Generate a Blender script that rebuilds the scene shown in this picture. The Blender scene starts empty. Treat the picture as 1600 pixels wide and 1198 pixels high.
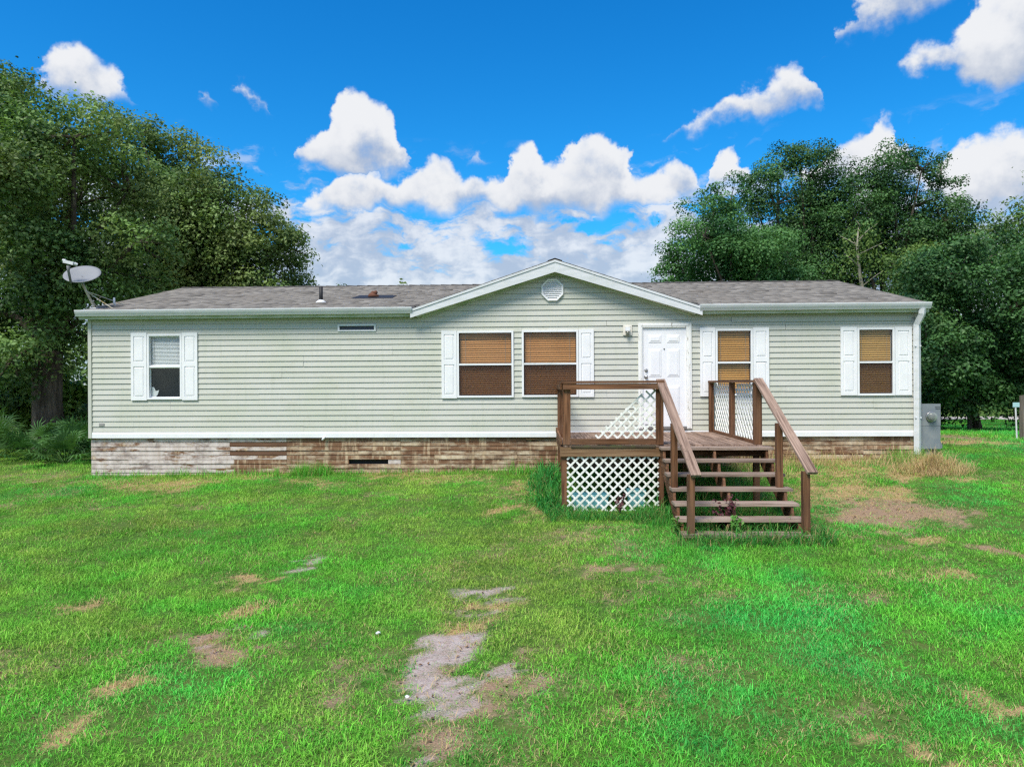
import bpy, math, random
import numpy as np
from mathutils import Vector, Matrix, Euler
R = math.radians
sc = bpy.context.scene
col = sc.collection
random.seed(7)
rng = np.random.default_rng(7)

# ------------------------------------------------------------------ camera
cam_d = bpy.data.cameras.new('camera')
cam = bpy.data.objects.new('camera', cam_d)
col.objects.link(cam)
cam.location = (0, 0, 2.5)
cam.matrix_world = Matrix.Translation((0, 0, 2.5)) @ Matrix.Rotation(R(90), 4, 'X') @ Matrix.Rotation(R(-0.31), 4, 'Z')
cam_d.sensor_width = 36
cam_d.lens = 36 * 1109 / 1600
cam_d.clip_start = 0.05
cam_d.clip_end = 5000
sc.camera = cam

# ------------------------------------------------------------------ render settings, exposure
sc.view_settings.view_transform = 'Standard'
sc.view_settings.look = 'None'
sc.view_settings.gamma = 1
sc.view_settings.use_curve_mapping = False
sc.view_settings.exposure = 0.98
sc.cycles.max_bounces = 6
sc.cycles.diffuse_bounces = 3
sc.cycles.glossy_bounces = 3
sc.cycles.transmission_bounces = 4
sc.cycles.transparent_max_bounces = 12
sc.cycles.caustics_reflective = False
sc.cycles.caustics_refractive = False
sc.cycles.use_adaptive_sampling = True
sc.cycles.adaptive_threshold = 0.014
sc.cycles.use_denoising = False
sc.cycles.sample_clamp_indirect = 5
sc.cycles.filter_width = 1.35

# ------------------------------------------------------------------ node helpers
class NT:
    def __init__(self, tree):
        self.t = tree; self.n = tree.nodes; self.l = tree.links
    def new(self, typ, **kw):
        nd = self.n.new(typ)
        for k, v in kw.items(): setattr(nd, k, v)
        return nd
    def put(self, sock, v):
        if v is None: return
        if hasattr(v, 'is_output'): self.l.new(v, sock)
        else: sock.default_value = v
    def math(self, op, a, b=None, c=None, clamp=False):
        nd = self.new('ShaderNodeMath', operation=op); nd.use_clamp = clamp
        for i, v in enumerate((a, b, c)): self.put(nd.inputs[i], v)
        return nd.outputs[0]
    def vec(self, op, a, b=None, c=None, scale=None):
        nd = self.new('ShaderNodeVectorMath', operation=op)
        for i, v in enumerate((a, b, c)): self.put(nd.inputs[i], v)
        if scale is not None: self.put(nd.inputs['Scale'], scale)
        return nd.outputs['Value'] if op in ('LENGTH', 'DOT_PRODUCT', 'DISTANCE') else nd.outputs[0]
    def noise(self, vec, scale, detail=4, rough=.55, lac=2.0, dist=0):
        nd = self.new('ShaderNodeTexNoise')
        self.put(nd.inputs['Vector'], vec)
        nd.inputs['Scale'].default_value = scale; nd.inputs['Detail'].default_value = detail
        nd.inputs['Roughness'].default_value = rough; nd.inputs['Lacunarity'].default_value = lac
        nd.inputs['Distortion'].default_value = dist
        return nd.outputs[0], nd.outputs[1]
    def mrange(self, v, a, b, c=0., d=1., smooth=False):
        nd = self.new('ShaderNodeMapRange')
        if smooth: nd.interpolation_type = 'SMOOTHSTEP'
        for k, x in zip(('Value', 'From Min', 'From Max', 'To Min', 'To Max'), (v, a, b, c, d)): self.put(nd.inputs[k], x)
        return nd.outputs[0]
    def mix(self, fac, a, b, blend='MIX'):
        nd = self.new('ShaderNodeMix', data_type='RGBA', blend_type=blend)
        self.put(nd.inputs[0], fac); self.put(nd.inputs[6], rgba(a)); self.put(nd.inputs[7], rgba(b))
        return nd.outputs[2]
    def scalev(self, v, s):
        return self.vec('MULTIPLY', v, s)
    def ramp(self, fac, stops):
        nd = self.new('ShaderNodeValToRGB'); self.put(nd.inputs[0], fac)
        e = nd.color_ramp.elements
        while len(e) < len(stops): e.new(0.5)
        for i, (p, c) in enumerate(stops): e[i].position = p; e[i].color = rgba(c)
        return nd.outputs[0]
def rgba(c):
    if hasattr(c, 'is_output'): return c
    return (c[0], c[1], c[2], 1.0)

# ------------------------------------------------------------------ world: sky and cumulus clouds
SUN_EL, SUN_AZ = 56.0, 212.0     # sun high behind the camera, azimuth clockwise from +Y
world = bpy.data.worlds.new('World'); sc.world = world; world.use_nodes = True
w = NT(world.node_tree); w.n.clear()
sky = w.new('ShaderNodeTexSky', sky_type='NISHITA')
sky.sun_disc = False; sky.sun_elevation = R(SUN_EL); sky.sun_rotation = R(SUN_AZ)
sky.altitude = 30; sky.air_density = 1.0; sky.dust_density = 0.3; sky.ozone_density = 2.0
hs = w.new('ShaderNodeHueSaturation'); hs.inputs['Saturation'].default_value = 1.42; hs.inputs['Value'].default_value = 1.0
w.l.new(sky.outputs[0], hs.inputs['Color'])
sky_col = w.mix(1.0, hs.outputs[0], (0.30, 1.06, 1.24), 'MULTIPLY')
tc = w.new('ShaderNodeTexCoord')
d = w.vec('NORMALIZE', tc.outputs['Generated'])
sep = w.new('ShaderNodeSeparateXYZ'); w.l.new(d, sep.inputs[0])
az = w.math('MULTIPLY', w.math('ARCTAN2', sep.outputs[0], sep.outputs[1]), 57.2958)
el = w.math('MULTIPLY', w.math('ARCSINE', sep.outputs[2]), 57.2958)
cmb = w.new('ShaderNodeCombineXYZ'); w.l.new(az, cmb.inputs[0]); w.l.new(el, cmb.inputs[1])
nf, nc = w.noise(d, 22.0, 8, .55)
nf2, nc2 = w.noise(d, 7.0, 2, .5)
warp = w.vec('MULTIPLY', w.vec('SUBTRACT', nc, (.5, .5, .5)), (4.6, 3.6, 0))
p = w.vec('ADD', cmb.outputs[0], warp)
psep = w.new('ShaderNodeSeparateXYZ'); w.l.new(p, psep.inputs[0])
AZ0, AZ1, EM = -46.0, 46.0, 30.0
def layer(pts, soft_top, soft_bot, wisp):
    """cumulus outline along the horizon: (azimuth, base elevation, top elevation)"""
    cn = w.new('ShaderNodeRGBCurve'); mp = cn.mapping; mp.use_clip = False
    for ch, k in ((0, 2), (1, 1)):
        cu = mp.curves[ch].points
        xs = [((q[0]-AZ0)/(AZ1-AZ0), q[k]/EM) for q in pts]
        while len(cu) < len(xs): cu.new(.5, .5)
        for i, (x_, y_) in enumerate(xs): cu[i].location = (x_, y_); cu[i].handle_type = 'VECTOR'
    mp.update()
    tt = w.mrange(psep.outputs[0], AZ0, AZ1, 0, 1)
    cc = w.new('ShaderNodeCombineColor'); w.l.new(tt, cc.inputs[0]); w.l.new(tt, cc.inputs[1])
    w.l.new(cc.outputs[0], cn.inputs['Color'])
    sp_ = w.new('ShaderNodeSeparateColor'); w.l.new(cn.outputs[0], sp_.inputs[0])
    top = w.math('MULTIPLY', sp_.outputs[0], EM); bot = w.math('MULTIPLY', sp_.outputs[1], EM)
    e_ = psep.outputs[1]
    dens = w.math('MINIMUM', w.mrange(w.math('SUBTRACT', top, e_), -.15, soft_top, 0, 1, True), w.mrange(w.math('SUBTRACT', e_, bot), -.35, soft_bot, 0, 1, True))
    shd = w.math('DIVIDE', w.math('SUBTRACT', e_, bot), w.math('ADD', w.math('SUBTRACT', top, bot), .35))
    dens = w.math('MULTIPLY', w.mrange(dens, 0, .2), w.mrange(w.math('ADD', dens, w.math('MULTIPLY', w.math('SUBTRACT', nf, .52), wisp)), .02, .98, 0, 1, True))
    return dens, shd
UP = [(-46,19,18.5),(-35,19,18.6),(-33.4,18.4,21.4),(-31,18.2,22.6),(-29,18.6,21.8),(-27.8,19.4,19.8),(-26.5,20,19.6),(-24.6,20.2,19.9),(-23.6,19.5,21.6),(-22.7,19.7,20.6),(-22,20.6,20.2),(-21.3,21.2,21.6),(-20.6,20.6,22.3),(-19.6,20,21.5),(-18.4,20.2,20.8),(-18,19.6,19),
 (-17.3,16,16),(-16.3,15.6,18.3),(-15,15.4,19.3),(-13.6,15.4,21.8),(-12.3,15.4,22.8),(-11,15.5,21.8),(-9.6,15.8,21.2),(-8.7,16.2,19),(-8,16.4,16.4),(-7,18,17.6),(-4.6,17.6,17.2),(-3.4,17.2,17.9),(-2.7,17.2,18.7),(-1.6,17.2,17.6),(0,18,17.4),
 (11,18.6,18.2),(13,18.6,19.2),(15,18.7,20.3),(17,18.8,20.9),(18.8,18.7,22.0),(20,18.8,22.6),(21.6,18.9,22.9),(22.9,19,22),(23.8,19.3,19.6),(24.1,22.8,22.4),(24.8,23.2,24.6),(26,23.5,26),(28,23.3,27.2),(30,23.5,27.8),(32,24.2,28),(33.5,24.6,28.2),(36,24.2,29),(46,24,29)]
LO = [(-46,12,11),(-34,12,11.6),(-17.4,12.6,12.2),(-15.2,12.8,14.9),(-13.2,12.7,16.7),(-11,12.8,17.0),(-9,13,15.9),(-7.6,13.2,17.3),(-5.6,13.2,17.7),(-4,13.2,16.6),(-2,13,15.8),(-.6,13,16.3),(.3,12.9,18.7),(1.8,12.8,18.9),(3,12.7,17.2),(4.2,12.7,17.5),(5.4,12.7,19.6),(7.4,12.7,20.1),(8.8,12.8,19),(9.7,13,16.8),(11.4,13,16.6),(12.8,13,17.4),(13.9,13.2,16.7),(15.4,13.4,14.2),(16.4,14,17.3),(17.6,14,18),(18.9,13.8,15.2),(20.5,13.8,13.4),(22.6,13.8,15.2),(24,13.6,16.9),(26,13.6,17.4),(27.3,13.6,18.7),(28.7,13.4,18.2),(29.8,12.6,15.4),(31,11.4,13.8),(32,10.8,15.2),(33.4,10.6,16.2),(36,10.6,16.4),(46,11,15.6)]
HI = [(-46,10,9.5),(27.2,10,9.5),(27.6,21.4,21.2),(28.6,20.7,22),(30,20,22.6),(31.5,19.3,22.5),(33,18.5,23.6),(34.5,18.1,26),(37,18.1,28),(46,18.1,28)]
dH, hH = layer(HI, 1.2, 2.0, 1.9)
dU, hU = layer(UP, 1.2, 2.0, 1.9)
dL, hL = layer(LO, .95, 2.0, 1.2)
# the same broken cumulus goes on round the rest of the sky
out_m = w.mrange(w.math('ABSOLUTE', az), 42, 50, 0, 1)
dO = w.math('MULTIPLY', w.math('MULTIPLY', w.mrange(w.math('ADD', nf2, w.math('MULTIPLY', w.math('SUBTRACT', nf, .5), .5)), .53, .60, 0, 1, True), out_m), w.mrange(el, 62, 40, 0, 1))
ph = w.math('GREATER_THAN', dH, dU)
hU = w.math('ADD', w.math('MULTIPLY', ph, hH), w.math('MULTIPLY', w.math('SUBTRACT', 1, ph), hU)); dU = w.math('MAXIMUM', dU, dH)
m1 = w.math('MAXIMUM', w.math('MAXIMUM', dU, dL), dO)
hh = w.mix(w.mrange(w.math('SUBTRACT', dU, dL), -.05, .05), (0, 0, 0), (1, 1, 1))
hsel = w.math('ADD', w.math('MULTIPLY', hh, hU), w.math('MULTIPLY', w.math('SUBTRACT', 1, hh), hL))
hsel = w.math('ADD', w.math('MULTIPLY', hsel, w.math('SUBTRACT', 1, out_m)), w.math('MULTIPLY', .6, out_m))
# low stratified cumulus towards the horizon
dl = w.vec('MULTIPLY', w.vec('ADD', cmb.outputs[0], w.vec('MULTIPLY', warp, (.5, .5, 0))), (.12, .30, 0))
nb, nbc = w.noise(dl, 1.7, 6, .58, 2.1, .2)
thr = w.mrange(el, 6, 16.5, .22, .60)
m2d = w.math('SUBTRACT', nb, thr)
m2 = w.math('MULTIPLY', w.mrange(m2d, -.06, .10, 0, 1, True), w.mrange(el, 19, 13.5, 0, 1))
cover = w.math('MAXIMUM', m1, w.math('MULTIPLY', m2, .90))
s1 = w.mrange(w.math('ADD', hsel, w.math('MULTIPLY', w.math('SUBTRACT', nf, .5), 1.5)), 0.0, .72, 0, 1, True)
s2 = w.mrange(w.math('ADD', nb, w.math('MULTIPLY', w.math('SUBTRACT', nf, .5), .9)), .40, .70, .08, .95, True)
isb = w.mrange(w.math('SUBTRACT', m1, w.math('MULTIPLY', m2, .6)), -.1, .5, 0, 1, True)
shade = w.math('ADD', w.math('MULTIPLY', s1, isb), w.math('MULTIPLY', s2, w.math('SUBTRACT', 1, isb)))
ccol = w.mix(shade, (2.75, 3.2, 4.05), (5.35, 5.45, 5.65))
final = w.mix(cover, sky_col, ccol)
bg = w.new('ShaderNodeBackground'); w.l.new(final, bg.inputs[0]); bg.inputs[1].default_value = 0.082
wo = w.new('ShaderNodeOutputWorld'); w.l.new(bg.outputs[0], wo.inputs[0])

sun_d = bpy.data.lights.new('sun', 'SUN'); sun = bpy.data.objects.new('sun', sun_d); col.objects.link(sun)
sun_d.energy = 2.7; sun_d.angle = R(26); sun_d.color = (1.0, .925, .80)
_sd = Vector((math.sin(R(SUN_AZ))*math.cos(R(SUN_EL)), math.cos(R(SUN_AZ))*math.cos(R(SUN_EL)), math.sin(R(SUN_EL))))
sun.rotation_euler = (-_sd).to_track_quat('-Z', 'Y').to_euler()
sun.location = (0, -20, 30)

# ------------------------------------------------------------------ mesh helpers
class MB:
    def __init__(self): self.v = []; self.f = []; self.m = []
    def add(self, vs, fs, mi=0):
        o = len(self.v); self.v += [tuple(x) for x in vs]
        self.f += [tuple(i + o for i in q) for q in fs]; self.m += [mi] * len(fs); return self
    def box(self, x0, x1, y0, y1, z0, z1, mi=0):
        vs = [(x, y, z) for z in (z0, z1) for y in (y0, y1) for x in (x0, x1)]
        return self.add(vs, [(0,2,3,1),(4,5,7,6),(0,1,5,4),(2,6,7,3),(0,4,6,2),(1,3,7,5)], mi)
    def bar(self, p0, p1, wd, th, up=(0,0,1), mi=0):
        """board from p0 to p1; wd across, th along 'up'"""
        p0, p1 = Vector(p0), Vector(p1); t = (p1-p0).normalized(); u = Vector(up)
        s = t.cross(u).normalized(); n = s.cross(t).normalized()
        vs = []
        for q in (p0, p1):
            for a, b in ((-1,-1),(1,-1),(1,1),(-1,1)): vs.append(q + s*(a*wd/2) + n*(b*th/2))
        return self.add(vs, [(0,1,2,3),(7,6,5,4),(0,4,5,1),(1,5,6,2),(2,6,7,3),(3,7,4,0)], mi)
    def prism(self, poly, axis, a, b, mi=0):
        """poly = 2D points; axis x: (y,z), y: (x,z), z: (x,y)"""
        def mk(q, t):
            return {'x': (t, q[0], q[1]), 'y': (q[0], t, q[1]), 'z': (q[0], q[1], t)}[axis]
        n = len(poly); vs = [mk(q, a) for q in poly] + [mk(q, b) for q in poly]
        fs = [tuple(range(n))[::-1], tuple(range(n, 2*n))] + [(i, (i+1) % n, n+(i+1) % n, n+i) for i in range(n)]
        return self.add(vs, fs, mi)
    def tube(self, pts, rads, seg=8, cap=True, mi=0):
        pts = [Vector(q) for q in pts]; vs = []; prev = None
        for i, q in enumerate(pts):
            t = (pts[min(i+1, len(pts)-1)] - pts[max(i-1, 0)]).normalized()
            if prev is None:
                a = Vector((1,0,0)) if abs(t.x) < .8 else Vector((0,1,0))
                prev = t.cross(a).normalized()
            s = (prev - t*prev.dot(t)).normalized(); prev = s; b = t.cross(s)
            r = rads[i] if hasattr(rads, '__len__') else rads
            for k in range(seg):
                an = 2*math.pi*k/seg; vs.append(q + s*(math.cos(an)*r) + b*(math.sin(an)*r))
        fs = []
        for i in range(len(pts)-1):
            for k in range(seg):
                k2 = (k+1) % seg; fs.append((i*seg+k, i*seg+k2, (i+1)*seg+k2, (i+1)*seg+k))
        if cap: fs.append(tuple(range(seg))[::-1]); fs.append(tuple(range((len(pts)-1)*seg, len(pts)*seg)))
        return self.add(vs, fs, mi)
    def frustum(self, x0, x1, z0, z1, y0, y1, ins, mi=0):
        """raised panel on a wall facing -y, base y0, top y1, inset ins"""
        vs = [(x0,y0,z0),(x1,y0,z0),(x1,y0,z1),(x0,y0,z1),(x0+ins,y1,z0+ins),(x1-ins,y1,z0+ins),(x1-ins,y1,z1-ins),(x0+ins,y1,z1-ins)]
        return self.add(vs, [(0,1,5,4),(1,2,6,5),(2,3,7,6),(3,0,4,7),(4,5,6,7)], mi)
    def mesh(self, name):
        me = bpy.data.meshes.new(name); me.from_pydata(self.v, [], self.f); return me
    def build(self, name, mats, parent=None, smooth=False):
        me = self.mesh(name); return mk_obj(name, me, mats, parent, self.m, smooth)
def mk_obj(name, me, mats, parent=None, mi=None, smooth=False):
    if not isinstance(mats, (list, tuple)): mats = [mats]
    for m in mats: me.materials.append(m)
    if mi is not None and len(mats) > 1: me.polygons.foreach_set('material_index', mi)
    if smooth: me.polygons.foreach_set('use_smooth', [True]*len(me.polygons))
    me.update()
    o = bpy.data.objects.new(name, me); col.objects.link(o)
    if parent is not None: o.parent = parent
    return o
def empty(name, loc=(0,0,0), rz=0):
    o = bpy.data.objects.new(name, None); o.empty_display_size = .2
    o.location = loc; o.rotation_euler = (0, 0, rz); col.objects.link(o); return o
def tag(o, label=None, cat=None, group=None, kind=None):
    if label: o['label'] = label
    if cat: o['category'] = cat
    if group: o['group'] = group
    if kind: o['kind'] = kind
    return o
def np_mesh(name, verts, loops, nper):
    """mesh from numpy arrays of equal-sized polygons"""
    me = bpy.data.meshes.new(name); nf = len(loops)//nper
    me.vertices.add(len(verts)); me.vertices.foreach_set('co', verts.astype(np.float32).ravel())
    me.loops.add(len(loops)); me.loops.foreach_set('vertex_index', loops.astype(np.int32))
    me.polygons.add(nf); me.polygons.foreach_set('loop_start', np.arange(0, len(loops), nper, dtype=np.int32))
    try: me.polygons.foreach_set('loop_total', np.full(nf, nper, dtype=np.int32))
    except Exception: pass
    me.update(calc_edges=True); return me

# ------------------------------------------------------------------ materials
def mat(name, base, rough=.6, fn=None, spec=.3, metal=0.0, bump=None):
    m = bpy.data.materials.new(name); m.use_nodes = True; t = NT(m.node_tree)
    b = t.n['Principled BSDF']; b.inputs['Roughness'].default_value = rough
    b.inputs['Specular IOR Level'].default_value = spec; b.inputs['Metallic'].default_value = metal
    b.inputs['Base Color'].default_value = rgba(base)
    if fn:
        c = fn(t, b)
        if c is not None: t.l.new(c, b.inputs['Base Color'])
    return m
def oc(t): return t.new('ShaderNodeTexCoord').outputs['Object']
def orand(t): return t.new('ShaderNodeObjectInfo').outputs['Random']
def bumpn(t, b, h, dist=.004, strength=.6):
    nd = t.new('ShaderNodeBump'); nd.inputs['Distance'].default_value = dist; nd.inputs['Strength'].default_value = strength
    t.l.new(h, nd.inputs['Height']); t.l.new(nd.outputs[0], b.inputs['Normal'])

def f_siding(t, b):
    o = oc(t); r = orand(t)
    n1, _ = t.noise(t.scalev(o, (.8, 1, 1.2)), 1.1, 5, .6)
    n2, _ = t.noise(t.scalev(o, (9, 1, .7)), 1.0, 4, .6)      # rain streaks
    n3, _ = t.noise(t.scalev(o, (3, 1, 30)), 1.0, 4, .6)
    c = t.mix(r, (.520, .522, .470), (.542, .542, .493))
    c = t.mix(t.mrange(n1, .40, .75), c, (.47, .49, .40))
    c = t.mix(t.math('MULTIPLY', t.mrange(n2, .55, .8), .45), c, (.40, .43, .34))
    c = t.mix(t.math('MULTIPLY', t.mrange(n3, .60, .85), .30), c, (.36, .37, .30))
    n4, _ = t.noise(t.scalev(o, (1.6, 1, 2.5)), 1.4, 6, .68); c = t.mix(t.math('MULTIPLY', t.mrange(n4, .56, .74), .45), c, (.40, .40, .30))
    return c
M = {}
M['siding'] = mat('siding_vinyl', (.55,.57,.49), .55, f_siding)
def f_white(t, b):
    o = oc(t); n, _ = t.noise(o, 3.0, 5, .6); n2, _ = t.noise(t.scalev(o, (6, 6, 1)), 2.0, 4)
    c = t.mix(t.mrange(n, .45, .8), (.80, .81, .83), (.70, .72, .71))
    return t.mix(t.math('MULTIPLY', t.mrange(n2, .6, .85), .4), c, (.52, .56, .48))
M['white'] = mat('white_trim', (.8,.81,.83), .5, f_white)
M['shutter'] = mat('shutter_white', (.8,.81,.83), .45, lambda t, b: t.mix(t.mrange(t.noise(oc(t), 4, 4)[0], .4, .8), (.81,.815,.83), (.74,.75,.76)))
def f_gutter(t, b):
    o = oc(t); n, _ = t.noise(t.scalev(o, (1, 1, 6)), 2.5, 5, .6); n2, _ = t.noise(t.scalev(o, (14, 1, 1)), 1.0, 3)
    c = t.mix(t.mrange(n, .4, .8), (.66, .675, .70), (.52, .55, .54))
    return t.mix(t.math('MULTIPLY', t.mrange(n2, .58, .8), .35), c, (.42, .47, .38))
M['gutter'] = mat('gutter_white', (.72,.74,.76), .5, f_gutter)
def f_algae(t, b):
    o = oc(t); n, _ = t.noise(t.scalev(o, (1.6, 4, 4)), 1.6, 5, .6)
    return t.mix(t.mrange(n, .35, .7), (.60, .63, .55), (.36, .44, .27))
M['fascia'] = mat('fascia_algae', (.6,.63,.55), .6, f_algae)
M['soffit'] = mat('soffit', (.5,.53,.45), .7, f_algae)
def f_door(t, b):
    o = oc(t); n, _ = t.noise(o, 2.5, 5, .6); return t.mix(t.mrange(n, .45, .8), (.80, .805, .83), (.73, .735, .76))
M['door'] = mat('door_white', (.8,.8,.82), .45, f_door)
def f_peel(t, b):
    o = oc(t); n, _ = t.noise(t.scalev(o, (22, 22, 5)), 1.3, 5, .65)
    return t.mix(t.mrange(n, .60, .66), (.80, .80, .78), (.38, .36, .31))
M['casing'] = mat('peeling_casing', (.8,.8,.78), .6, f_peel)
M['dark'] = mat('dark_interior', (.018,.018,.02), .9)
M['room_dark'] = mat('dark_room', (.05,.045,.04), .9)  # dark colour stands in for the unlit rooms behind the windows
M['metal'] = mat('brushed_metal', (.42,.41,.40), .35, metal=.9)
M['black'] = mat('black_pipe', (.025,.025,.028), .6)
M['rust'] = mat('rusty_iron', (.16,.055,.03), .85, lambda t, b: t.mix(t.noise(oc(t), 25, 4)[0], (.07,.03,.02), (.19,.08,.045)))
M['grey_box'] = mat('grey_meter_paint', (.20,.225,.25), .5, lambda t, b: t.mix(t.mrange(t.noise(oc(t), 6, 5)[0], .4, .75), (.19,.215,.24), (.25,.27,.28)), metal=.0)
M['dish'] = mat('dish_grey', (.24,.25,.27), .6, lambda t, b: t.mix(t.noise(oc(t), 5, 4)[0], (.19,.20,.215), (.25,.26,.275)))
M['arm'] = mat('dish_arm_grey', (.16,.165,.175), .5)
M['mast'] = mat('galvanised_mast', (.42,.40,.30), .55, lambda t, b: t.mix(t.mrange(t.noise(oc(t), 9, 4)[0], .4, .7), (.50,.49,.42), (.35,.26,.10)))
M['lamp_cream'] = mat('lamp_cream', (.72,.69,.62), .5)
M['blue'] = mat('pale_blue_plastic', (.25,.62,.68), .4)
M['tag'] = mat('small_tag', (.30,.30,.29), .5)

def glassy(name, tint, refl, body=0.0, bodycol=(0,0,0)):
    m = bpy.data.materials.new(name); m.use_nodes = True; t = NT(m.node_tree); t.n.clear()
    out = t.new('ShaderNodeOutputMaterial'); tr = t.new('ShaderNodeBsdfTransparent'); tr.inputs[0].default_value = rgba(tint)
    gl = t.new('ShaderNodeBsdfGlossy'); gl.inputs['Roughness'].default_value = .03
    fr = t.new('ShaderNodeLayerWeight'); fr.inputs[0].default_value = .5
    mx = t.new('ShaderNodeMixShader'); t.l.new(t.math('MULTIPLY', t.math('MULTIPLY_ADD', t.math('POWER', fr.outputs['Facing'], 4.0), .6, .04), refl), mx.inputs[0])
    t.l.new(tr.outputs[0], mx.inputs[1]); t.l.new(gl.outputs[0], mx.inputs[2]); last = mx.outputs[0]
    if body:
        df = t.new('ShaderNodeBsdfDiffuse'); df.inputs[0].default_value = rgba(bodycol)
        m2 = t.new('ShaderNodeMixShader'); m2.inputs[0].default_value = body
        t.l.new(last, m2.inputs[1]); t.l.new(df.outputs[0], m2.inputs[2]); last = m2.outputs[0]
    t.l.new(last, out.inputs[0]); return m
M['glass'] = glassy('window_glass', (.95,.97,.96), .9)
M['screen'] = glassy('insect_screen', (1,1,1), 0.0, .33, (.085,.050,.042))
M['jar'] = glassy('lamp_jar_glass', (.75,.77,.70), 1.0, .25, (.35,.36,.30))
M['meterglass'] = glassy('meter_glass', (.9,.95,.92), 1.0, .25, (.6,.65,.62))
def blind(name, a, bb):
    return mat(name, a, .5, lambda t, b: t.mix(t.noise(t.scalev(oc(t), (2, 40, 40)), 1.0, 4)[0], a, bb))
M['blind_orange'] = blind('blind_orange_wood', (.46,.155,.026), (.66,.28,.060))
M['blind_amber'] = blind('blind_amber_wood', (.56,.235,.042), (.70,.345,.080))
M['blind_honey'] = blind('blind_honey_wood', (.50,.255,.060), (.62,.35,.10))
M['blind_white'] = blind('blind_white', (.78,.78,.80), (.82,.82,.84))

def wood(name, axis, dark, light, greywash=None, moss=0.0):
    def fn(t, b):
        s = {'x': (1.2, 26, 26), 'y': (26, 1.2, 26), 'z': (26, 26, 1.2)}[axis]
        o = oc(t); r = orand(t)
        off = t.new('ShaderNodeCombineXYZ'); t.l.new(t.math('MULTIPLY', r, 37.0), off.inputs[0]); t.l.new(t.math('MULTIPLY', r, 91.0), off.inputs[1]); t.l.new(t.math('MULTIPLY', r, 17.0), off.inputs[2])
        v = t.vec('ADD', o, off.outputs[0])
        g, _ = t.noise(t.scalev(v, s), 1.0, 6, .65, 2.0, .6)
        k, _ = t.noise(v, 5.0, 4, .6); big, _ = t.noise(v, 1.3, 3)
        c = t.mix(t.mrange(g, .36, .64), dark, light)
        c = t.mix(t.mrange(k, .66, .76), c, tuple(x*.35 for x in dark))     # knots
        if greywash: c = t.mix(t.math('MULTIPLY', t.mrange(big, .42, .66), .55), c, greywash)
        if moss: c = t.mix(t.math('MULTIPLY', t.mrange(k, .5, .7), moss), c, (.10, .13, .04))
        c = t.mix(t.math('MULTIPLY', r, .35), c, tuple(x*.6 for x in dark))
        bumpn(t, b, g, .004, .5); return c
    return mat(name, light, .8, fn, spec=.15)
M['tread'] = wood('worn_grey_tread', 'x', (.13,.088,.068), (.46,.355,.290), (.42,.33,.275))
for ax in 'xyz':
    M['wood_'+ax] = wood('weathered_brown_wood_'+ax, ax, (.055,.024,.012), (.265,.128,.066), (.21,.125,.082))
    M['grey_'+ax] = wood('weathered_grey_wood_'+ax, ax, (.10,.060,.044), (.41,.290,.225), (.37,.265,.205))
M['tan_x'] = wood('tan_lumber', 'x', (.15,.08,.04), (.38,.25,.145), (.30,.19,.115))
M['rot'] = wood('rotten_edge', 'x', (.02,.017,.013), (.15,.11,.08), None, .7)
M['post_grey'] = wood('grey_fence_post', 'z', (.12,.10,.085), (.30,.26,.22))
M['lattice'] = mat('lattice_white', (.75,.75,.72), .5, lambda t, b: t.mix(t.mrange(t.noise(oc(t), 5, 5)[0], .4, .75), (.85,.85,.82), (.68,.70,.62)))

def f_skirt(paint):
    def fn(t, b):
        o = oc(t); r = orand(t)
        off = t.new('ShaderNodeCombineXYZ')
        t.l.new(t.math('MULTIPLY', r, 60.0), off.inputs[0]); t.l.new(t.math('MULTIPLY', r, 23.0), off.inputs[2])
        v = t.vec('ADD', o, off.outputs[0])
        g, _ = t.noise(t.scalev(v, (1.5, 10, 45)), 1.0, 5, .65)
        flake, _ = t.noise(t.scalev(v, (1.3, 5, 5)), 1.1, 7, .70)
        drip, _ = t.noise(t.scalev(o, (9, 4, 1.3)), 1.0, 5, .65)
        blot, _ = t.noise(t.scalev(o, (1, 1, 2.6)), 1.0, 4, .6)
        wd = t.mix(t.mrange(g, .3, .7), (.11, .055, .032), (.30, .175, .105))
        wd = t.mix(t.mrange(drip, .52, .66), wd, (.52, .40, .27))
        if paint == 'white':
            pc = t.mix(t.mrange(drip, .35, .7), (.62, .555, .525), (.46, .39, .35))
            sx = t.new('ShaderNodeSeparateXYZ'); t.l.new(o, sx.inputs[0])
            k = t.math('ADD', t.math('ADD', flake, t.math('MULTIPLY', t.math('SUBTRACT', blot, .5), .5)), t.mrange(sx.outputs[0], -8.0, -6.0, 0, .075))
            c = t.mix(t.mrange(k, .565, .66), pc, wd); st, _ = t.noise(t.scalev(o, (1.7, 1, 3.5)), 1.3, 5, .7); return t.mix(t.math('MULTIPLY', t.mrange(st, .50, .66), .75), c, (.16, .115, .10))
        pc = t.mix(t.mrange(drip, .35, .65), (.60, .51, .38), (.42, .31, .20))
        k = t.math('ADD', t.math('ADD', flake, t.math('MULTIPLY', t.math('SUBTRACT', blot, .5), .5)), t.math('MULTIPLY', t.math('SUBTRACT', r, .5), .16))
        sx = t.new('ShaderNodeSeparateXYZ'); t.l.new(o, sx.inputs[0]); k = t.math('SUBTRACT', k, t.mrange(sx.outputs[0], 5.5, 7.5, 0, .07))
        c = t.mix(t.mrange(k, .36, .53), pc, wd); st, _ = t.noise(t.scalev(v, (1.8, 1, 2.0)), 1.0, 5, .7); c = t.mix(t.math('MULTIPLY', t.mrange(st, .50, .68), .75), c, (.085, .045, .028))
        return c
    return fn
M['skirt_white'] = mat('skirting_peeling_white', (.6,.55,.55), .8, f_skirt('white'), spec=.1)
M['skirt_brown'] = mat('skirting_stripped_brown', (.3,.2,.12), .8, f_skirt('brown'), spec=.1)
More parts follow.
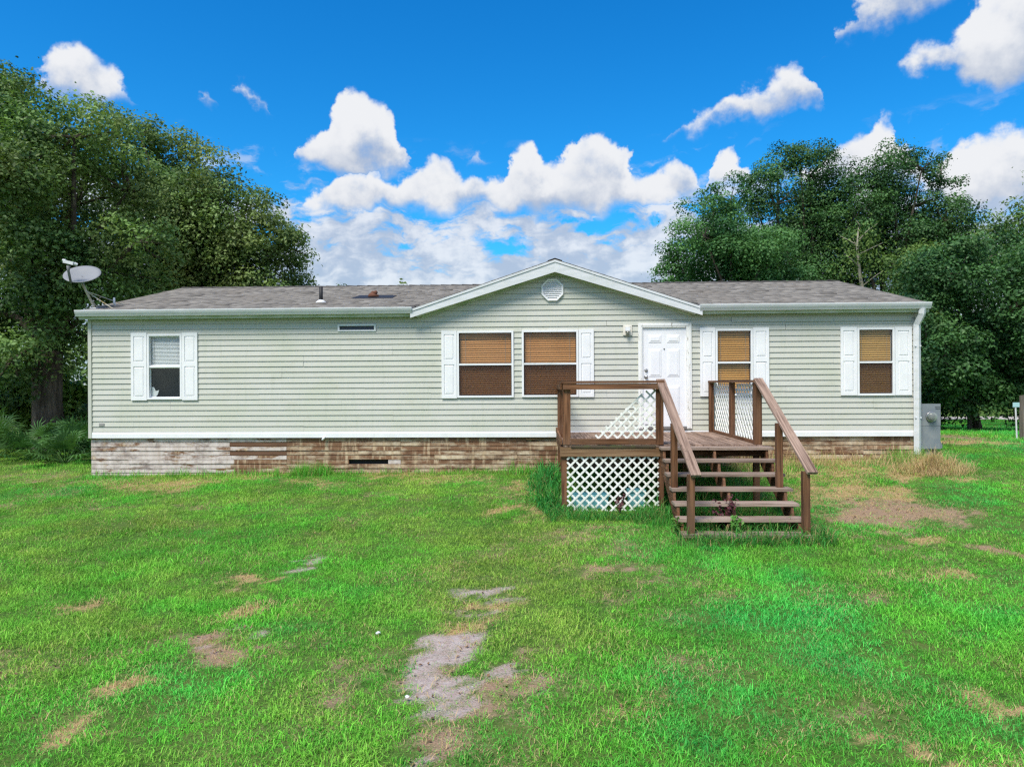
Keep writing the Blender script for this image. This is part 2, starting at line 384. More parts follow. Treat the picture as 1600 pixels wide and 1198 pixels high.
M['skirt_dark'] = mat('skirting_dark_board', (.12,.06,.04), .8, lambda t, b: t.mix(t.noise(t.scalev(oc(t), (3,10,40)), 1, 5)[0], (.06,.03,.02), (.22,.125,.08)), spec=.1)

def f_shingle(t, b):
    at = t.new('ShaderNodeAttribute'); at.attribute_name = 'tab'
    o = oc(t); n, _ = t.noise(t.scalev(o, (1, 1, 1)), .8, 5, .6); n2, _ = t.noise(o, 60, 2)
    c = t.mix(at.outputs['Fac'], (.148,.139,.129), (.280,.264,.245))
    c = t.mix(t.mrange(n, .5, .75), c, (.22, .20, .18))
    c = t.mix(t.math('MULTIPLY', n2, .35), c, (.08,.075,.07))
    return c
M['shingle'] = mat('asphalt_shingle', (.23,.22,.2), .9, f_shingle, spec=.1)
M['roofdeck'] = mat('roof_felt', (.10,.097,.093), .95, spec=.05)

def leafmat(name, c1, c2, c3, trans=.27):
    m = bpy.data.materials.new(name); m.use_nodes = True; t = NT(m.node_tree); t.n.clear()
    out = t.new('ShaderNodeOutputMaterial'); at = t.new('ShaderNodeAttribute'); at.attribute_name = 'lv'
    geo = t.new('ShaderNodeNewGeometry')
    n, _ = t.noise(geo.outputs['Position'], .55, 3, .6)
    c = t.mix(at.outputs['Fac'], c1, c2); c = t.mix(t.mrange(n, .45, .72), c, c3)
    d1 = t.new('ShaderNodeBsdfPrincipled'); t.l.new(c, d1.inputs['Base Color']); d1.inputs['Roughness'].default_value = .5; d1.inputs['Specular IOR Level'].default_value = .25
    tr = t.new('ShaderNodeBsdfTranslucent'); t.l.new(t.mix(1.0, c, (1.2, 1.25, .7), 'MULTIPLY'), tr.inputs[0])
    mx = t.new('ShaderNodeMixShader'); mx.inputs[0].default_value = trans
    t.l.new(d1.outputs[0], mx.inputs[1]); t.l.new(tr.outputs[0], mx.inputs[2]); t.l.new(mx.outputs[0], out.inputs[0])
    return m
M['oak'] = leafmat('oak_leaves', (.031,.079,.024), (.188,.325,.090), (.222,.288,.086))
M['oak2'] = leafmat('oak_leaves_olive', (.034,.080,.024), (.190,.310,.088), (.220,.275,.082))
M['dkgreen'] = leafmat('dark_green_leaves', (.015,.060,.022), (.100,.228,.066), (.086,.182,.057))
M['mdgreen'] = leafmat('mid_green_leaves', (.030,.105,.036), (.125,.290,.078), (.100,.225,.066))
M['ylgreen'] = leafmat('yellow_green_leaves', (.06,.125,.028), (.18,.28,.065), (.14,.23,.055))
M['brightgreen'] = leafmat('sunlit_shrub_leaves', (.12,.23,.04), (.30,.45,.09), (.22,.33,.07))  # sunlight on the left shrubs is painted in as a brighter leaf colour
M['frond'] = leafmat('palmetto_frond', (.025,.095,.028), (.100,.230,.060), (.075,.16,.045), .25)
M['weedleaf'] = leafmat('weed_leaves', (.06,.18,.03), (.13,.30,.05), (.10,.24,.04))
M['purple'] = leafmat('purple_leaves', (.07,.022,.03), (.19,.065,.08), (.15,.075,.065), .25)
def f_bark(t, b):
    o = oc(t); n, _ = t.noise(t.scalev(o, (7, 7, 1.2)), 1.2, 6, .65); bumpn(t, b, n, .03, .8)
    return t.mix(t.mrange(n, .35, .7), (.035,.028,.021), (.165,.138,.108))
M['bark'] = mat('bark', (.1,.085,.07), .9, f_bark, spec=.1)
M['palebark'] = mat('pale_bark', (.36,.34,.27), .85, lambda t, b: t.mix(t.noise(oc(t), 3, 5)[0], (.20,.19,.14), (.34,.32,.25)))

# ------------------------------------------------------------------ terrain height
CP = np.array([(-30,0,.1),(-12,0,.1),(0,0,.12),(12,0,.15),(30,0,.2),(-12,5,.12),(0,4.5,.15),(8,5,.2),(0,8,.22),(-8,9,.24),(3.4,9.9,.36),(8,9,.45),(13,9,.5),
 (-9,15.1,.56),(-4.5,14.95,.62),(0,14.75,.68),(2.4,14.6,.70),(5,14.55,.80),(8.3,14.4,.95),(10.5,15,1.08),(12.5,17.5,1.08),(16,24,.82),(22,38,.42),(-13,18,.52),(-22,24,.45),(-16,30,.5),(0,26,.7),(8,26,.85),
 (0,60,.3),(-35,60,.3),(40,60,.3),(60,30,.35),(-60,30,.3),(60,0,.2),(-60,0,.1),(20,15,.75),(-18,14,.4),(5.5,12,.56),(7.5,11.5,.64),(1,12,.40),(-3,12,.38)], float)
def _tps():
    P = CP[:, :2]; n = len(P)
    dd = np.sqrt(((P[:, None]-P[None])**2).sum(-1)); K = np.where(dd > 0, dd**2*np.log(dd+1e-9), 0) + np.eye(n)*.6
    A = np.zeros((n+3, n+3)); A[:n, :n] = K; A[:n, n] = 1; A[:n, n+1:] = P; A[n, :n] = 1; A[n+1:, :n] = P.T
    return np.linalg.solve(A, np.concatenate([CP[:, 2], np.zeros(3)]))
TP = _tps()
def vnoise(x, y, seed=0):
    xi = np.floor(x).astype(np.int64); yi = np.floor(y).astype(np.int64); fx = x-xi; fy = y-yi
    fx = fx*fx*(3-2*fx); fy = fy*fy*(3-2*fy)
    def h(a, b):
        n = (a*374761393 + b*668265263 + seed*982451653) & 0xffffffff
        n = ((n ^ (n >> 13))*1274126177) & 0xffffffff; n = n ^ (n >> 16); return (n & 0xffff)/65535.0
    return (h(xi, yi)*(1-fx)+h(xi+1, yi)*fx)*(1-fy) + (h(xi, yi+1)*(1-fx)+h(xi+1, yi+1)*fx)*fy
def fbm(x, y, oct=4, seed=0):
    s = 0; a = .5; tot = 0
    for k in range(oct): s = s + a*vnoise(x*2**k+17.3*k, y*2**k-9.1*k, seed+k); tot += a; a *= .55
    return s/tot
def gnd(x, y):
    x = np.asarray(x, float); y = np.asarray(y, float); sh = x.shape
    xs, ys = np.clip(x.ravel(), -60, 60), np.clip(y.ravel(), -5, 60)
    z = TP[len(CP)] + TP[len(CP)+1]*xs + TP[len(CP)+2]*ys
    for i in range(len(CP)):
        d2 = (xs-CP[i, 0])**2 + (ys-CP[i, 1])**2
        z = z + TP[i]*np.where(d2 > 0, d2*np.log(np.sqrt(d2)+1e-9), 0)
    far = np.clip((np.maximum(np.abs(x.ravel()), y.ravel())-45)/15, 0, 1)
    z = np.clip(z, -.2, 1.3)*(1-far) + .3*far
    z = z + (fbm(x.ravel()*.9, y.ravel()*.9, 3, 5)-.5)*.07
    return z.reshape(sh)
def g1(x, y): return float(gnd(np.array([x]), np.array([y]))[0])

# wear on the lawn: (x, y, rx, ry, kind, strength); kinds: s = pale sand, b = brown thatch, t = straw
PATCH = [(-0.56,6.38,0.40,0.33,'s',1.00), (-0.39,7.54,0.19,0.24,'s',0.62), (-0.21,7.20,0.21,0.19,'s',0.40), (-0.45,6.91,0.41,0.28,'t',0.80), (-0.58,5.84,0.18,0.40,'s',0.85), (-0.48,5.17,0.12,0.27,'s',0.50),
 (-0.06,5.33,0.36,0.22,'s',0.60), (-0.01,5.25,0.31,0.22,'b',0.60), (0.30,5.86,0.17,0.21,'b',0.60), (0.13,5.10,0.30,0.23,'b',0.70), (-0.44,4.74,0.33,0.33,'b',0.80), (-0.51,4.62,0.19,0.15,'s',0.60),
 (-0.65,4.43,0.20,0.12,'s',0.70), (-2.79,6.28,0.37,0.25,'b',1.00), (-2.83,6.25,0.21,0.12,'s',0.40), (-2.64,6.76,0.11,0.10,'s',0.60), (-2.81,7.47,0.19,0.27,'t',0.90), (-2.49,9.00,0.14,0.22,'s',0.60),
 (-2.93,8.39,0.22,0.27,'t',0.90), (-2.90,8.22,0.12,0.12,'s',0.45), (-4.49,7.65,0.18,0.15,'t',0.80), (-3.03,5.27,0.23,0.32,'t',0.75), (-1.51,5.92,0.18,0.21,'b',0.70), (-6.90,13.89,1.02,0.64,'t',0.70),
 (-5.29,14.64,0.75,0.46,'t',0.60), (5.85,10.83,0.99,0.91,'b',0.80), (5.41,12.02,0.80,1.25,'t',0.60), (6.31,12.08,0.60,0.72,'t',0.80), (1.00,8.64,0.36,0.19,'b',0.90), (0.51,9.62,0.25,0.27,'t',0.80),
 (6.02,8.75,0.29,0.33,'b',0.90), (4.69,7.90,0.40,0.36,'t',0.70), (3.58,5.04,0.24,0.29,'t',0.75), (2.88,4.58,0.23,0.16,'t',0.70), (2.52,4.38,0.22,0.11,'t',0.80), (5.05,9.85,0.15,0.20,'b',1.00),
 (-0.12,11.85,0.16,0.29,'t',0.80), (10.85,16.28,0.74,0.72,'t',0.70), (9.99,16.30,0.60,0.62,'t',0.80), (10.72,18.30,1.04,1.73,'b',0.60), (6.52,13.66,1.30,0.92,'t',0.70), (8.03,13.30,0.43,0.64,'t',0.90),
 (5.41,9.39,0.33,0.27,'t',0.90), (-2.40,14.70,0.58,0.38,'t',0.70), (0.35,13.43,0.40,0.74,'t',0.60), (4.41,11.15,0.30,1.66,'t',0.50), (0.52,11.70,0.69,0.87,'t',0.45), (0.93,10.46,0.81,0.58,'b',0.50),
 (1.64,9.62,0.56,0.44,'b',0.40), (-1.14,5.23,0.31,0.34,'b',0.50), (-2.08,7.17,0.29,0.23,'t',0.50), (-7.23,12.31,0.74,0.51,'b',0.40), (-5.35,12.34,0.76,0.50,'b',0.40), (1.78,4.97,0.44,0.24,'t',0.35),
 (0.71,5.00,0.35,0.29,'t',0.40), (1.25,7.00,0.41,0.29,'t',0.25), (-0.95,8.70,0.35,0.30,'t',0.30), (-7.71,14.23,1.17,0.53,'t',0.50), (-3.83,14.13,1.13,0.43,'t',0.50), (-1.28,14.07,1.12,0.52,'t',0.55),
 (-10.24,15.33,1.06,0.89,'b',0.50), (-2.81,12.94,1.29,0.53,'b',0.35), (-0.47,12.80,0.89,0.49,'b',0.40)]
def wear(x, y):
    """sand, straw, thatch amounts 0..1"""
    wx = x + (fbm(x*1.7, y*1.7, 5, 11)-.5)*1.2 + (fbm(x*8, y*8, 3, 15)-.5)*.30; wy = y + (fbm(x*1.7+40, y*1.7, 5, 13)-.5)*1.6 + (fbm(x*8+9, y*8, 3, 17)-.5)*.40
    out = {'s': np.zeros_like(x), 'b': np.zeros_like(x), 't': np.zeros_like(x)}
    for (cx, cy, rx, ry, k, s) in PATCH:
        q = np.sqrt(((wx-cx)/rx)**2 + ((wy-cy)/ry)**2)
        out[k] = np.maximum(out[k], s*np.clip((1.45-q)/.85, 0, 1))
    br = fbm(x*11, y*11, 3, 21); br2 = fbm(x*3.1, y*3.1, 3, 23)
    for k in out: out[k] = np.clip(out[k]*(1.95 if k == 's' else 1.6) - .12 - (br-.32)*1.15*(out[k] < 1) - np.clip(br2-.5, 0, 1)*1.2, 0, 1)*(out[k] > .02)
    out['b'] = np.maximum(out['b'], np.clip(out['s']*1.4, 0, 1)*np.clip((br2-.42)*3, 0, .6))
    out['s'] = out['s']*(1-np.clip((br2-.48)*3.0, 0, .75))
    tuft = fbm(x*.8+7, y*.8, 4, 31)
    out['b'] = np.maximum(out['b'], np.clip((tuft-.57)*3.0, 0, .5)*np.clip((fbm(x*7, y*7, 3, 33)-.3)*3, 0, 1))
    return out

# ------------------------------------------------------------------ ground, road
def axis(fine0, fine1, step, lo, hi, grow=1.12):
    a = list(np.arange(fine0, fine1+step/2, step)); s = step
    while a[-1] < hi: s *= grow; a.append(a[-1]+s)
    s = step
    while a[0] > lo: s *= grow; a.insert(0, a[0]-s)
    return np.array(a)
GX = axis(-12, 15, .13, -400, 400); GY = axis(3.0, 18.5, .12, -60, 600)
gx, gy = np.meshgrid(GX, GY); gz = gnd(gx, gy)
nx, ny = len(GX), len(GY)
idx = np.arange(nx*ny).reshape(ny, nx)
quads = np.stack([idx[:-1, :-1], idx[:-1, 1:], idx[1:, 1:], idx[1:, :-1]], -1).reshape(-1)
gme = np_mesh('ground', np.stack([gx, gy, gz], -1).reshape(-1, 3), quads, 4)
W = wear(gx.ravel(), gy.ravel())
for k, nme in (('s', 'sand'), ('b', 'thatch'), ('t', 'straw')):
    at = gme.attributes.new(nme, 'FLOAT', 'POINT'); at.data.foreach_set('value', W[k].astype(np.float32))
def f_ground(t, b):
    geo = t.new('ShaderNodeNewGeometry').outputs['Position']
    A = {}
    for k in ('sand', 'thatch', 'straw'):
        n = t.new('ShaderNodeAttribute'); n.attribute_name = k; A[k] = n.outputs['Fac']
    n1, _ = t.noise(geo, 1.3, 5, .6); n2, _ = t.noise(geo, 14, 5, .65); n3, _ = t.noise(geo, 70, 3, .6)
    c = t.mix(t.mrange(n2, .35, .7), (.045,.105,.020), (.095,.165,.035))
    c = t.mix(t.mrange(n1, .45, .7), c, (.12,.16,.045))
    for k in A: A[k] = t.mrange(t.math('ADD', A[k], t.math('MULTIPLY', t.math('ADD', t.math('SUBTRACT', n2, .5), t.math('SUBTRACT', n3, .5)), 1.1)), .22, .72, 0, 1)
    c = t.mix(A['straw'], c, t.mix(n3, (.27,.18,.085), (.48,.35,.18)))
    c = t.mix(A['thatch'], c, t.mix(n3, (.18,.115,.078), (.40,.285,.19)))
    c = t.mix(A['sand'], c, t.mix(t.mrange(n2, .3, .75), t.mix(n3, (.38,.32,.30), (.58,.52,.50)), (.27,.19,.155)))
    h = t.math('ADD', n2, t.math('MULTIPLY', n3, .5)); bumpn(t, b, h, .03, .8)
    return c
M['ground'] = mat('lawn_soil', (.1,.1,.05), .95, f_ground, spec=.05)
ground = mk_obj('ground', gme, M['ground'], smooth=True); tag(ground, 'patchy lawn sloping up to the house', kind='structure')

rx = np.linspace(4, 140, 90); rv, rf = [], []
mb = MB()
for i, x in enumerate(rx):
    for k in range(5):
        y = 38.0 + k*1.0 + .25*math.sin(x*.35+k); mb.v.append((x, y, g1(x, y)+.03))
for i in range(len(rx)-1):
    for k in range(4): mb.f.append((i*5+k, (i+1)*5+k, (i+1)*5+k+1, i*5+k+1)); mb.m.append(0)
M['road'] = mat('pale_sand_road', (.42,.37,.33), .95, lambda t, b: t.mix(t.noise(t.new('ShaderNodeNewGeometry').outputs['Position'], 2.2, 5)[0], (.34,.30,.26), (.52,.47,.43)))
tag(mb.build('road', M['road'], smooth=True), 'pale sandy lane seen under the trees', kind='structure')

# ------------------------------------------------------------------ house (local x along the front, y into the depth, z up)
TH = R(-2.2)
house = empty('manufactured_house', (0, 14.8, 0), TH)
tag(house, 'long single-storey pale green sided manufactured house with front gable', 'house')
XL, XR = -9.03, 8.25
GA, GZ, GS = .902, 5.03, .332           # gable apex x, roof top z at apex, slope
DEPTH = 8.4
def roof_z(y): return 4.07 + .2435*(y+.2)  # top of the main front slope
OPEN = [(-7.746,-6.993,2.20,3.59),(-1.146,.037,2.21,3.60),(.206,1.382,2.215,3.605),(4.194,4.954,2.225,3.60),(7.058,7.81,2.215,3.60),(2.615,3.705,1.55,3.73),
        (-3.655,-2.85,3.61,3.755)]
def subtract(rects, hole):
    out = []; hx0, hx1, hz0, hz1 = hole
    for (a, b, c, d_) in rects:
        if b <= hx0 or a >= hx1 or d_ <= hz0 or c >= hz1: out.append((a, b, c, d_)); continue
        if a < hx0: out.append((a, hx0, c, d_))
        if b > hx1: out.append((hx1, b, c, d_))
        m0, m1 = max(a, hx0), min(b, hx1)
        if c < hz0: out.append((m0, m1, c, hz0))
        if d_ > hz1: out.append((m0, m1, hz1, d_))
    return out
# wall body: front sheathing with openings, ends and back
mb = MB()
rects = [(XL+.01, XR-.01, 1.40, 4.02)]
for h in OPEN: rects = subtract(rects, h)
for (a, b, c, d_) in rects: mb.box(a, b, 0.0, .10, c, d_)
mb.box(XL+.01, XL+.11, .101, DEPTH, 1.4, 4.02); mb.box(XR-.11, XR-.01, .101, DEPTH, 1.4, 4.02); mb.box(XL+.111, XR-.111, DEPTH-.1, DEPTH, 1.4, 4.02)
mb.prism([(GA-2.9, 4.021), (GA+2.9, 4.021), (GA, 4.98)], 'y', 0.0, .10)
for x in (XL+.01, XR-.11): mb.prism([(.0, 4.021), (DEPTH, 4.021), (DEPTH/2, 5.02)], 'x', x, x+.1)
wall = mb.build('wall', M['siding'], house)
CO = .1143
def ylap(s): return -.024 + .017*s       # clapboard face: proud at the bottom edge
def lap_piece(mb, a0, a1, b0, b1, za, zb, zc):
    """one clipped piece of a lap whose course starts at zc; a = bottom x range, b = top x range"""
    sa, sb = (za-zc)/CO, (zb-zc)/CO; ya, yb = ylap(sa), ylap(sb)
    if zb > zc+CO-.002 and zb-za > .03:          # nailing hem drops back under the next lap
        k_ = (zb-.0065-za)/(zb-za); zh = zb-.0065; c0, c1 = a0+(b0-a0)*k_, a1+(b1-a1)*k_; yh = ylap((zh-zc)/CO)
        vs = [(a0,ya,za),(a1,ya,za),(c1,yh,zh),(c0,yh,zh),(a0,-.001,za),(a1,-.001,za),(c1,-.002,zh+.001),(c0,-.002,zh+.001),(b1,-.002,zb),(b0,-.002,zb),(b1,-.0005,zb),(b0,-.0005,zb)]
        mb.add(vs, [(0,1,2,3),(4,5,1,0),(3,2,6,7),(7,6,8,9),(9,8,10,11),(4,0,3,7),(1,5,6,2)]); return
    vs = [(a0,ya,za),(a1,ya,za),(b1,yb,zb),(b0,yb,zb),(a0,-.001,za),(a1,-.001,za),(b1,-.001,zb),(b0,-.001,zb)]
    mb.add(vs, [(0,1,2,3),(4,5,1,0),(3,2,6,7),(4,0,3,7),(1,5,6,2)])
k = 0; zc = 1.512
while zc < 4.80:
    z1 = zc + CO - .0008
    if zc < 3.86:
        x0, x1 = XL+.075, XR-.03
        ph = [0, 1.9, .8, 2.7, 1.3, 3.2][(k//2) % 6]; seams = [x0]
        s = x0 + .9 + ph
        while s < x1 - .5: seams.append(s); s += 3.66
        seams.append(x1)
        for a, b in zip(seams[:-1], seams[1:]):
            zt = min(z1, 3.93)
            pcs = [(a+.0006, b-.0006, zc, zt)]
            for h in OPEN: pcs = subtract(pcs, h)
            if not pcs: continue
            dyp = -random.uniform(0, .0025)
            for (p0, p1, c, d_) in pcs:
                if p1-p0 > .004 and d_-c > .003:
                    mb = MB(); lap_piece(mb, p0, p1, p0, p1, c, d_, zc)
                    o = mb.build('siding_panel', M['siding'], wall); ry_ = random.gauss(0, .0006); xm = (a+b)/2; o.location = (0, dyp, random.gauss(0, .0012)+xm*math.sin(ry_)); o.rotation_euler.y = ry_
    if zc > 3.80:
        hb = (GZ-.03-zc)/GS; ht = max((GZ-.03-z1)/GS, .02)
        if zc < 3.86: hb = ht = 0
        lim = 2.86
        if hb > .05:
            mb = MB(); lap_piece(mb, GA-min(hb, lim), GA+min(hb, lim), GA-min(ht, lim), GA+min(ht, lim), zc, z1, zc)
            mb.build('siding_panel', M['siding'], wall)
    zc += CO; k += 1
mb = MB(); mb.prism([(-.0305,3.735),(-.042,3.735),(-.034,3.835),(-.0305,3.835)], 'x', 4.53, 8.15); o = mb.build('siding_panel', M['siding'], wall)
o['label'] = 'slipped siding strip under the eave'
zc = 1.400                                      # lap siding on the end walls
while zc < 4.95:
    z1 = zc+CO-.0008; hb = DEPTH/2-.02 if zc < 3.99 else (5.0-z1)/.24
    if hb > .1:
        for sg, xo in ((1, XR-.0095), (-1, XL+.0095)):
            poly = [(xo, zc), (xo+sg*.022, zc), (xo+sg*.006, z1), (xo, z1)]
            mb = MB(); mb.prism(poly if sg < 0 else poly[::-1], 'y', max(.045, DEPTH/2-hb), DEPTH/2+hb); mb.build('siding_panel', M['siding'], wall)
    zc += CO
# white belt trim, corner posts
for a, b in ((XL+.076, -2.9), (-2.898, 2.605), (3.716, XR-.03)):
    mb = MB(); mb.prism([(0,1.384),(-.034,1.384),(-.034,1.47),(-.026,1.508),(0,1.508)], 'x', a, b); mb.build('belt_trim', M['white'], house)
mb = MB(); mb.prism([(0,1.384),(-.034,1.384),(-.034,1.47),(-.026,1.508),(0,1.508)], 'x', 2.606, 3.715); mb.build('belt_trim', M['white'], house)
for x in (XL, XR-.028):
    mb = MB(); mb.box(x, x+.073 if x < 0 else x+.07, -.040, .04, 1.385, 3.93); mb.build('corner_trim', M['siding'], house)

# skirting boards
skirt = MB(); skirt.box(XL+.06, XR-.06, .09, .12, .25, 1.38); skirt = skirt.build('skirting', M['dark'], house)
rb = random.Random(5)
SECT = [XL+.02, -6.0, -4.78, -2.35, .10, 2.5, 4.95, 7.2, XR-.02]
PB = .0935
JOG = [rb.uniform(-.28, .12) if r_ not in (1, 3) else 0.0 for r_ in range(12)]
for i, (a, b) in enumerate(zip(SECT[:-1], SECT[1:])):
    for r_ in range(11):
        z1 = 1.376 - r_*PB; z0 = z1 - PB + .0095
        if z1 < .42: break
        a2, b2 = a + (JOG[r_] if i == 1 else 0), b + (JOG[r_] if i == 0 else 0)
        segs = [(a2, b2)]
        if i == 0 and r_ in (1, 3, 5): j = rb.uniform(-8.2, -6.9); segs = [(a, j), (j, b2)]
        if i == 2 and r_ % 2: j = rb.uniform(-4.0, -3.2); segs = [(a, j), (j, b)]
        if i in (3, 4, 5, 6) and rb.random() < .5: j = rb.uniform(a+.5, b-.5); segs = [(a, j), (j, b)]
        if r_ == 5 and i in (2, 3):               # vent hole
            segs = [(s0, min(s1, -3.45)) if s0 < -3.45 else (max(s0, -2.62), s1) for s0, s1 in segs if s1 > -2.62 or s0 < -3.45]
            if i == 2: segs = [(a, -3.45)]
            if i == 3: segs = [(-2.35, b)]
        for (s0, s1) in segs:
            if s1-s0 < .05: continue
            mm = M['skirt_white'] if i == 0 else M['skirt_brown']
            if i == 1: mm = M['skirt_dark'] if r_ in (1, 3) else (M['skirt_white'] if r_ in (0, 2, 4) else M['skirt_brown'])
            mb = MB(); dy = rb.uniform(-.006, .006); dz = rb.uniform(-.002, .002)
            mb.prism([(.045+dy,z0+dz),(.025+dy,z0+dz),(.021+dy,z0+dz+.006),(.026+dy,z1+dz-.004),(.033+dy,z1+dz),(.06+dy,z1+dz),(.06+dy,z0+dz)], 'x', s0+.0015, s1-.0015)
            o = mb.build('skirting_board', mm, skirt)
mb = MB(); mb.box(-2.615, -2.352, .03, .05, .825, .905); mb.build('skirting_board', M['skirt_white'], skirt)
mb = MB(); mb.bar((.28, .008, 1.352), (1.02, .005, 1.388), .05, .022, up=(0, -1, 0)); mb.build('loose_batten', M['tan_x'], skirt)
for x in (XL+.02, XR-.10):                       # end walls of the skirting
    mb = MB()
    for r_ in range(11): mb.box(x, x+.05, .062, DEPTH, 1.376-r_*PB-PB+.006, 1.376-r_*PB)
    mb.build('skirting_end', M['skirt_white'], house)
mb = MB(); mb.tube([(-3.93,.0,1.40),(-3.95,-.06,1.385),(-3.985,-.075,1.335)], .022, 8); mb.build('drain_stub', M['white'], house, True)

# windows
def window(x0, x1, z0, z1, zm, blind_m, lower, screen):
    f = .042; mb = MB()
    mb.box(x0+.001, x0+f, -.045, .06, z0+.001, z1-.001); mb.box(x1-f, x1-.001, -.045, .06, z0+.001, z1-.001)
    mb.box(x0+f+.0005, x1-f-.0005, -.045, .06, z1-f, z1-.001); mb.box(x0+f+.0005, x1-f-.0005, -.050, .06, z0+.001, z0+f)
    mb.box(x0+f+.0005, x1-f-.0005, -.036, .05, zm-.018, zm+.018)
    wnd = mb.build('window', M['white'], house)
    a, b = x0+f+.001, x1-f-.001
    for (c, d_, y) in ((zm+.019, z1-f-.001, .0), (z0+f+.001, zm-.019, .022)):
        q = MB(); q.box(a, b, y, y+.004, c, d_); q.build('pane', M['glass'], wnd)
        q = MB(); s = .014                       # slim sash
        q.box(a, a+s, y-.012, y-.001, c, d_); q.box(b-s, b, y-.012, y-.001, c, d_); q.box(a+s, b-s, y-.012, y-.001, d_-s, d_); q.box(a+s, b-s, y-.012, y-.001, c, c+s)
        q.build('sash', M['black'] if blind_m is not M['blind_white'] else M['white'], wnd)
    if screen:
        q = MB(); q.box(a+.003, b-.003, -.020, -.018, z0+f+.003, zm-.021); q.build('insect_screen', M['screen'], wnd)
    pitch = .0455 if blind_m is not M['blind_white'] else .029; n = int((z1-f-(z0+f if lower else zm))/pitch)
    rr = random.Random(int(x0*100)); me = None
    for i in range(n):
        zz = z1-f-.02-i*pitch
        q = MB(); tl = .0232 if pitch > .04 else .0152
        a_, b_, z_ = a, b, zz; a, b, zz = -(b_-a_)/2, (b_-a_)/2, 0.0
        q.add([(a+.006,.040,zz-tl),(b-.006,.040,zz-tl),(b-.006,.068,zz+tl+.002),(a+.006,.068,zz+tl+.002),(a+.006,.043,zz-tl-.001),(b-.006,.043,zz-tl-.001),(b-.006,.071,zz+tl+.001),(a+.006,.071,zz+tl+.001)],
              [(0,1,2,3),(7,6,5,4),(0,4,5,1),(3,2,6,7),(0,3,7,4),(1,5,6,2)])
        a, b, zz = a_, b_, z_
        if me is None: me = q.mesh('blind_slat'); me.materials.append(blind_m)
        o = bpy.data.objects.new('blind_slat', me); col.objects.link(o); o.parent = wnd
        o.location = ((a+b)/2, rr.uniform(-.002, .002), zz)
        o.rotation_euler = (0, rr.uniform(-.003, .003), 0)
    if blind_m is M['blind_orange'] and x0 < 0: # bent slats
        kids = [c for c in wnd.children if c.name.startswith('blind_slat')]
        kids[2].location.z += .010; kids[2].rotation_euler.y = .008; kids[3].location.z -= .006; kids[3].rotation_euler.y = -.012
    q = MB()
    for xx in (a+.12*(b-a), b-.12*(b-a)): q.box(xx-.002, xx+.002, .0365, .0375, z1-f-n*pitch, z1-f)
    q.build('blind_cord', M['tag'], wnd)
    q = MB(); q.box(a, b, .030, .072, z1-f-.03, z1-f-.002); q.build('headrail', blind_m, wnd)
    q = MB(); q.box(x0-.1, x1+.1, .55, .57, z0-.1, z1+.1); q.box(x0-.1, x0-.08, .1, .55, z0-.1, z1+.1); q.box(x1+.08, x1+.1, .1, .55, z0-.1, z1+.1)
    q.box(x0-.08, x1+.08, .101, .55, z0-.12, z0-.1); q.box(x0-.08, x1+.08, .101, .55, z1+.1, z1+.12); q.build('dark_room_lining', M['room_dark'], wnd)  # dark backing box, room shade put into its colour
    return wnd
def shutter(x0, x1, z0, z1):
    mb = MB(); y0, yf = -.022, -.048; s = .055*(x1-x0)/.33; zm = (z0+z1)/2 + .05
    mb.box(x0, x1, -.034, y0, z0, z1)                                             # field
    for a, b, c, d_ in ((x0, x0+s, z0, z1), (x1-s, x1, z0, z1), (x0+s, x1-s, z0, z0+.075), (x0+s, x1-s, z1-.075, z1), (x0+s, x1-s, zm-.05, zm+.05)):
        mb.box(a, b, yf, -.0345, c, d_)
    for c, d_ in ((z0+.085, zm-.06), (zm+.06, z1-.085)): mb.frustum(x0+s+.01, x1-s-.01, c, d_, -.0345, -.046, .022)
    return mb.build('shutter', M['shutter'], house)
wz = 2.895
w1 = window(*OPEN[0], wz, M['blind_white'], False, False)
q = MB(); a, b = OPEN[0][0]+.05, OPEN[0][0]+.24
q.add([(a,.045,2.25),(a+.08,.05,2.25),(a+.13,.055,2.31),(a+.16,.05,2.40),(a+.09,.04,2.38),(a+.05,.05,2.46),(a,.045,2.47),
       (a,.049,2.25),(a+.08,.054,2.25),(a+.13,.059,2.31),(a+.16,.054,2.40),(a+.09,.044,2.38),(a+.05,.054,2.46),(a,.049,2.47)],
      [(0,1,2,3,4,5,6),(13,12,11,10,9,8,7)] + [(i,(i+1)%7,7+(i+1)%7,7+i) for i in range(7)])
q.build('torn_film', M['blind_white'], w1)
w2 = window(*OPEN[1], wz+.005, M['blind_orange'], True, True)
w2b = window(*OPEN[2], wz+.01, M['blind_orange'], True, True)
w3 = window(*OPEN[3], wz+.01, M['blind_amber'], True, False)
w4 = window(*OPEN[4], wz, M['blind_honey'], True, True)
for s in ((-8.092,-7.752,2.185,3.618),(-6.987,-6.657,2.185,3.612),(-1.469,-1.150,2.198,3.606),(1.388,1.700,2.21,3.61),(3.88,4.188,2.213,3.625),(4.960,5.281,2.22,3.62),(6.725,7.052,2.222,3.618),(7.816,8.150,2.22,3.61)):
    shutter(*s)
# wall vent high on the front
x0, x1, z0, z1 = OPEN[6]; mb = MB()
for a, b, c, d_ in ((x0, x1, z0, z0+.03), (x0, x1, z1-.03, z1), (x0, x0+.035, z0+.03, z1-.03), (x1-.035, x1, z0+.03, z1-.03)): mb.box(a+.0005, b-.0005, -.042, .02, c+.0005, d_-.0005)
wv = mb.build('wall_vent', M['white'], house)
mb = MB(); mb.box(x0+.036, x1-.036, .0, .01, z0+.031, z1-.031); mb.build('vent_screen', mat('vent_dark', (.06,.07,.09), .6), wv)
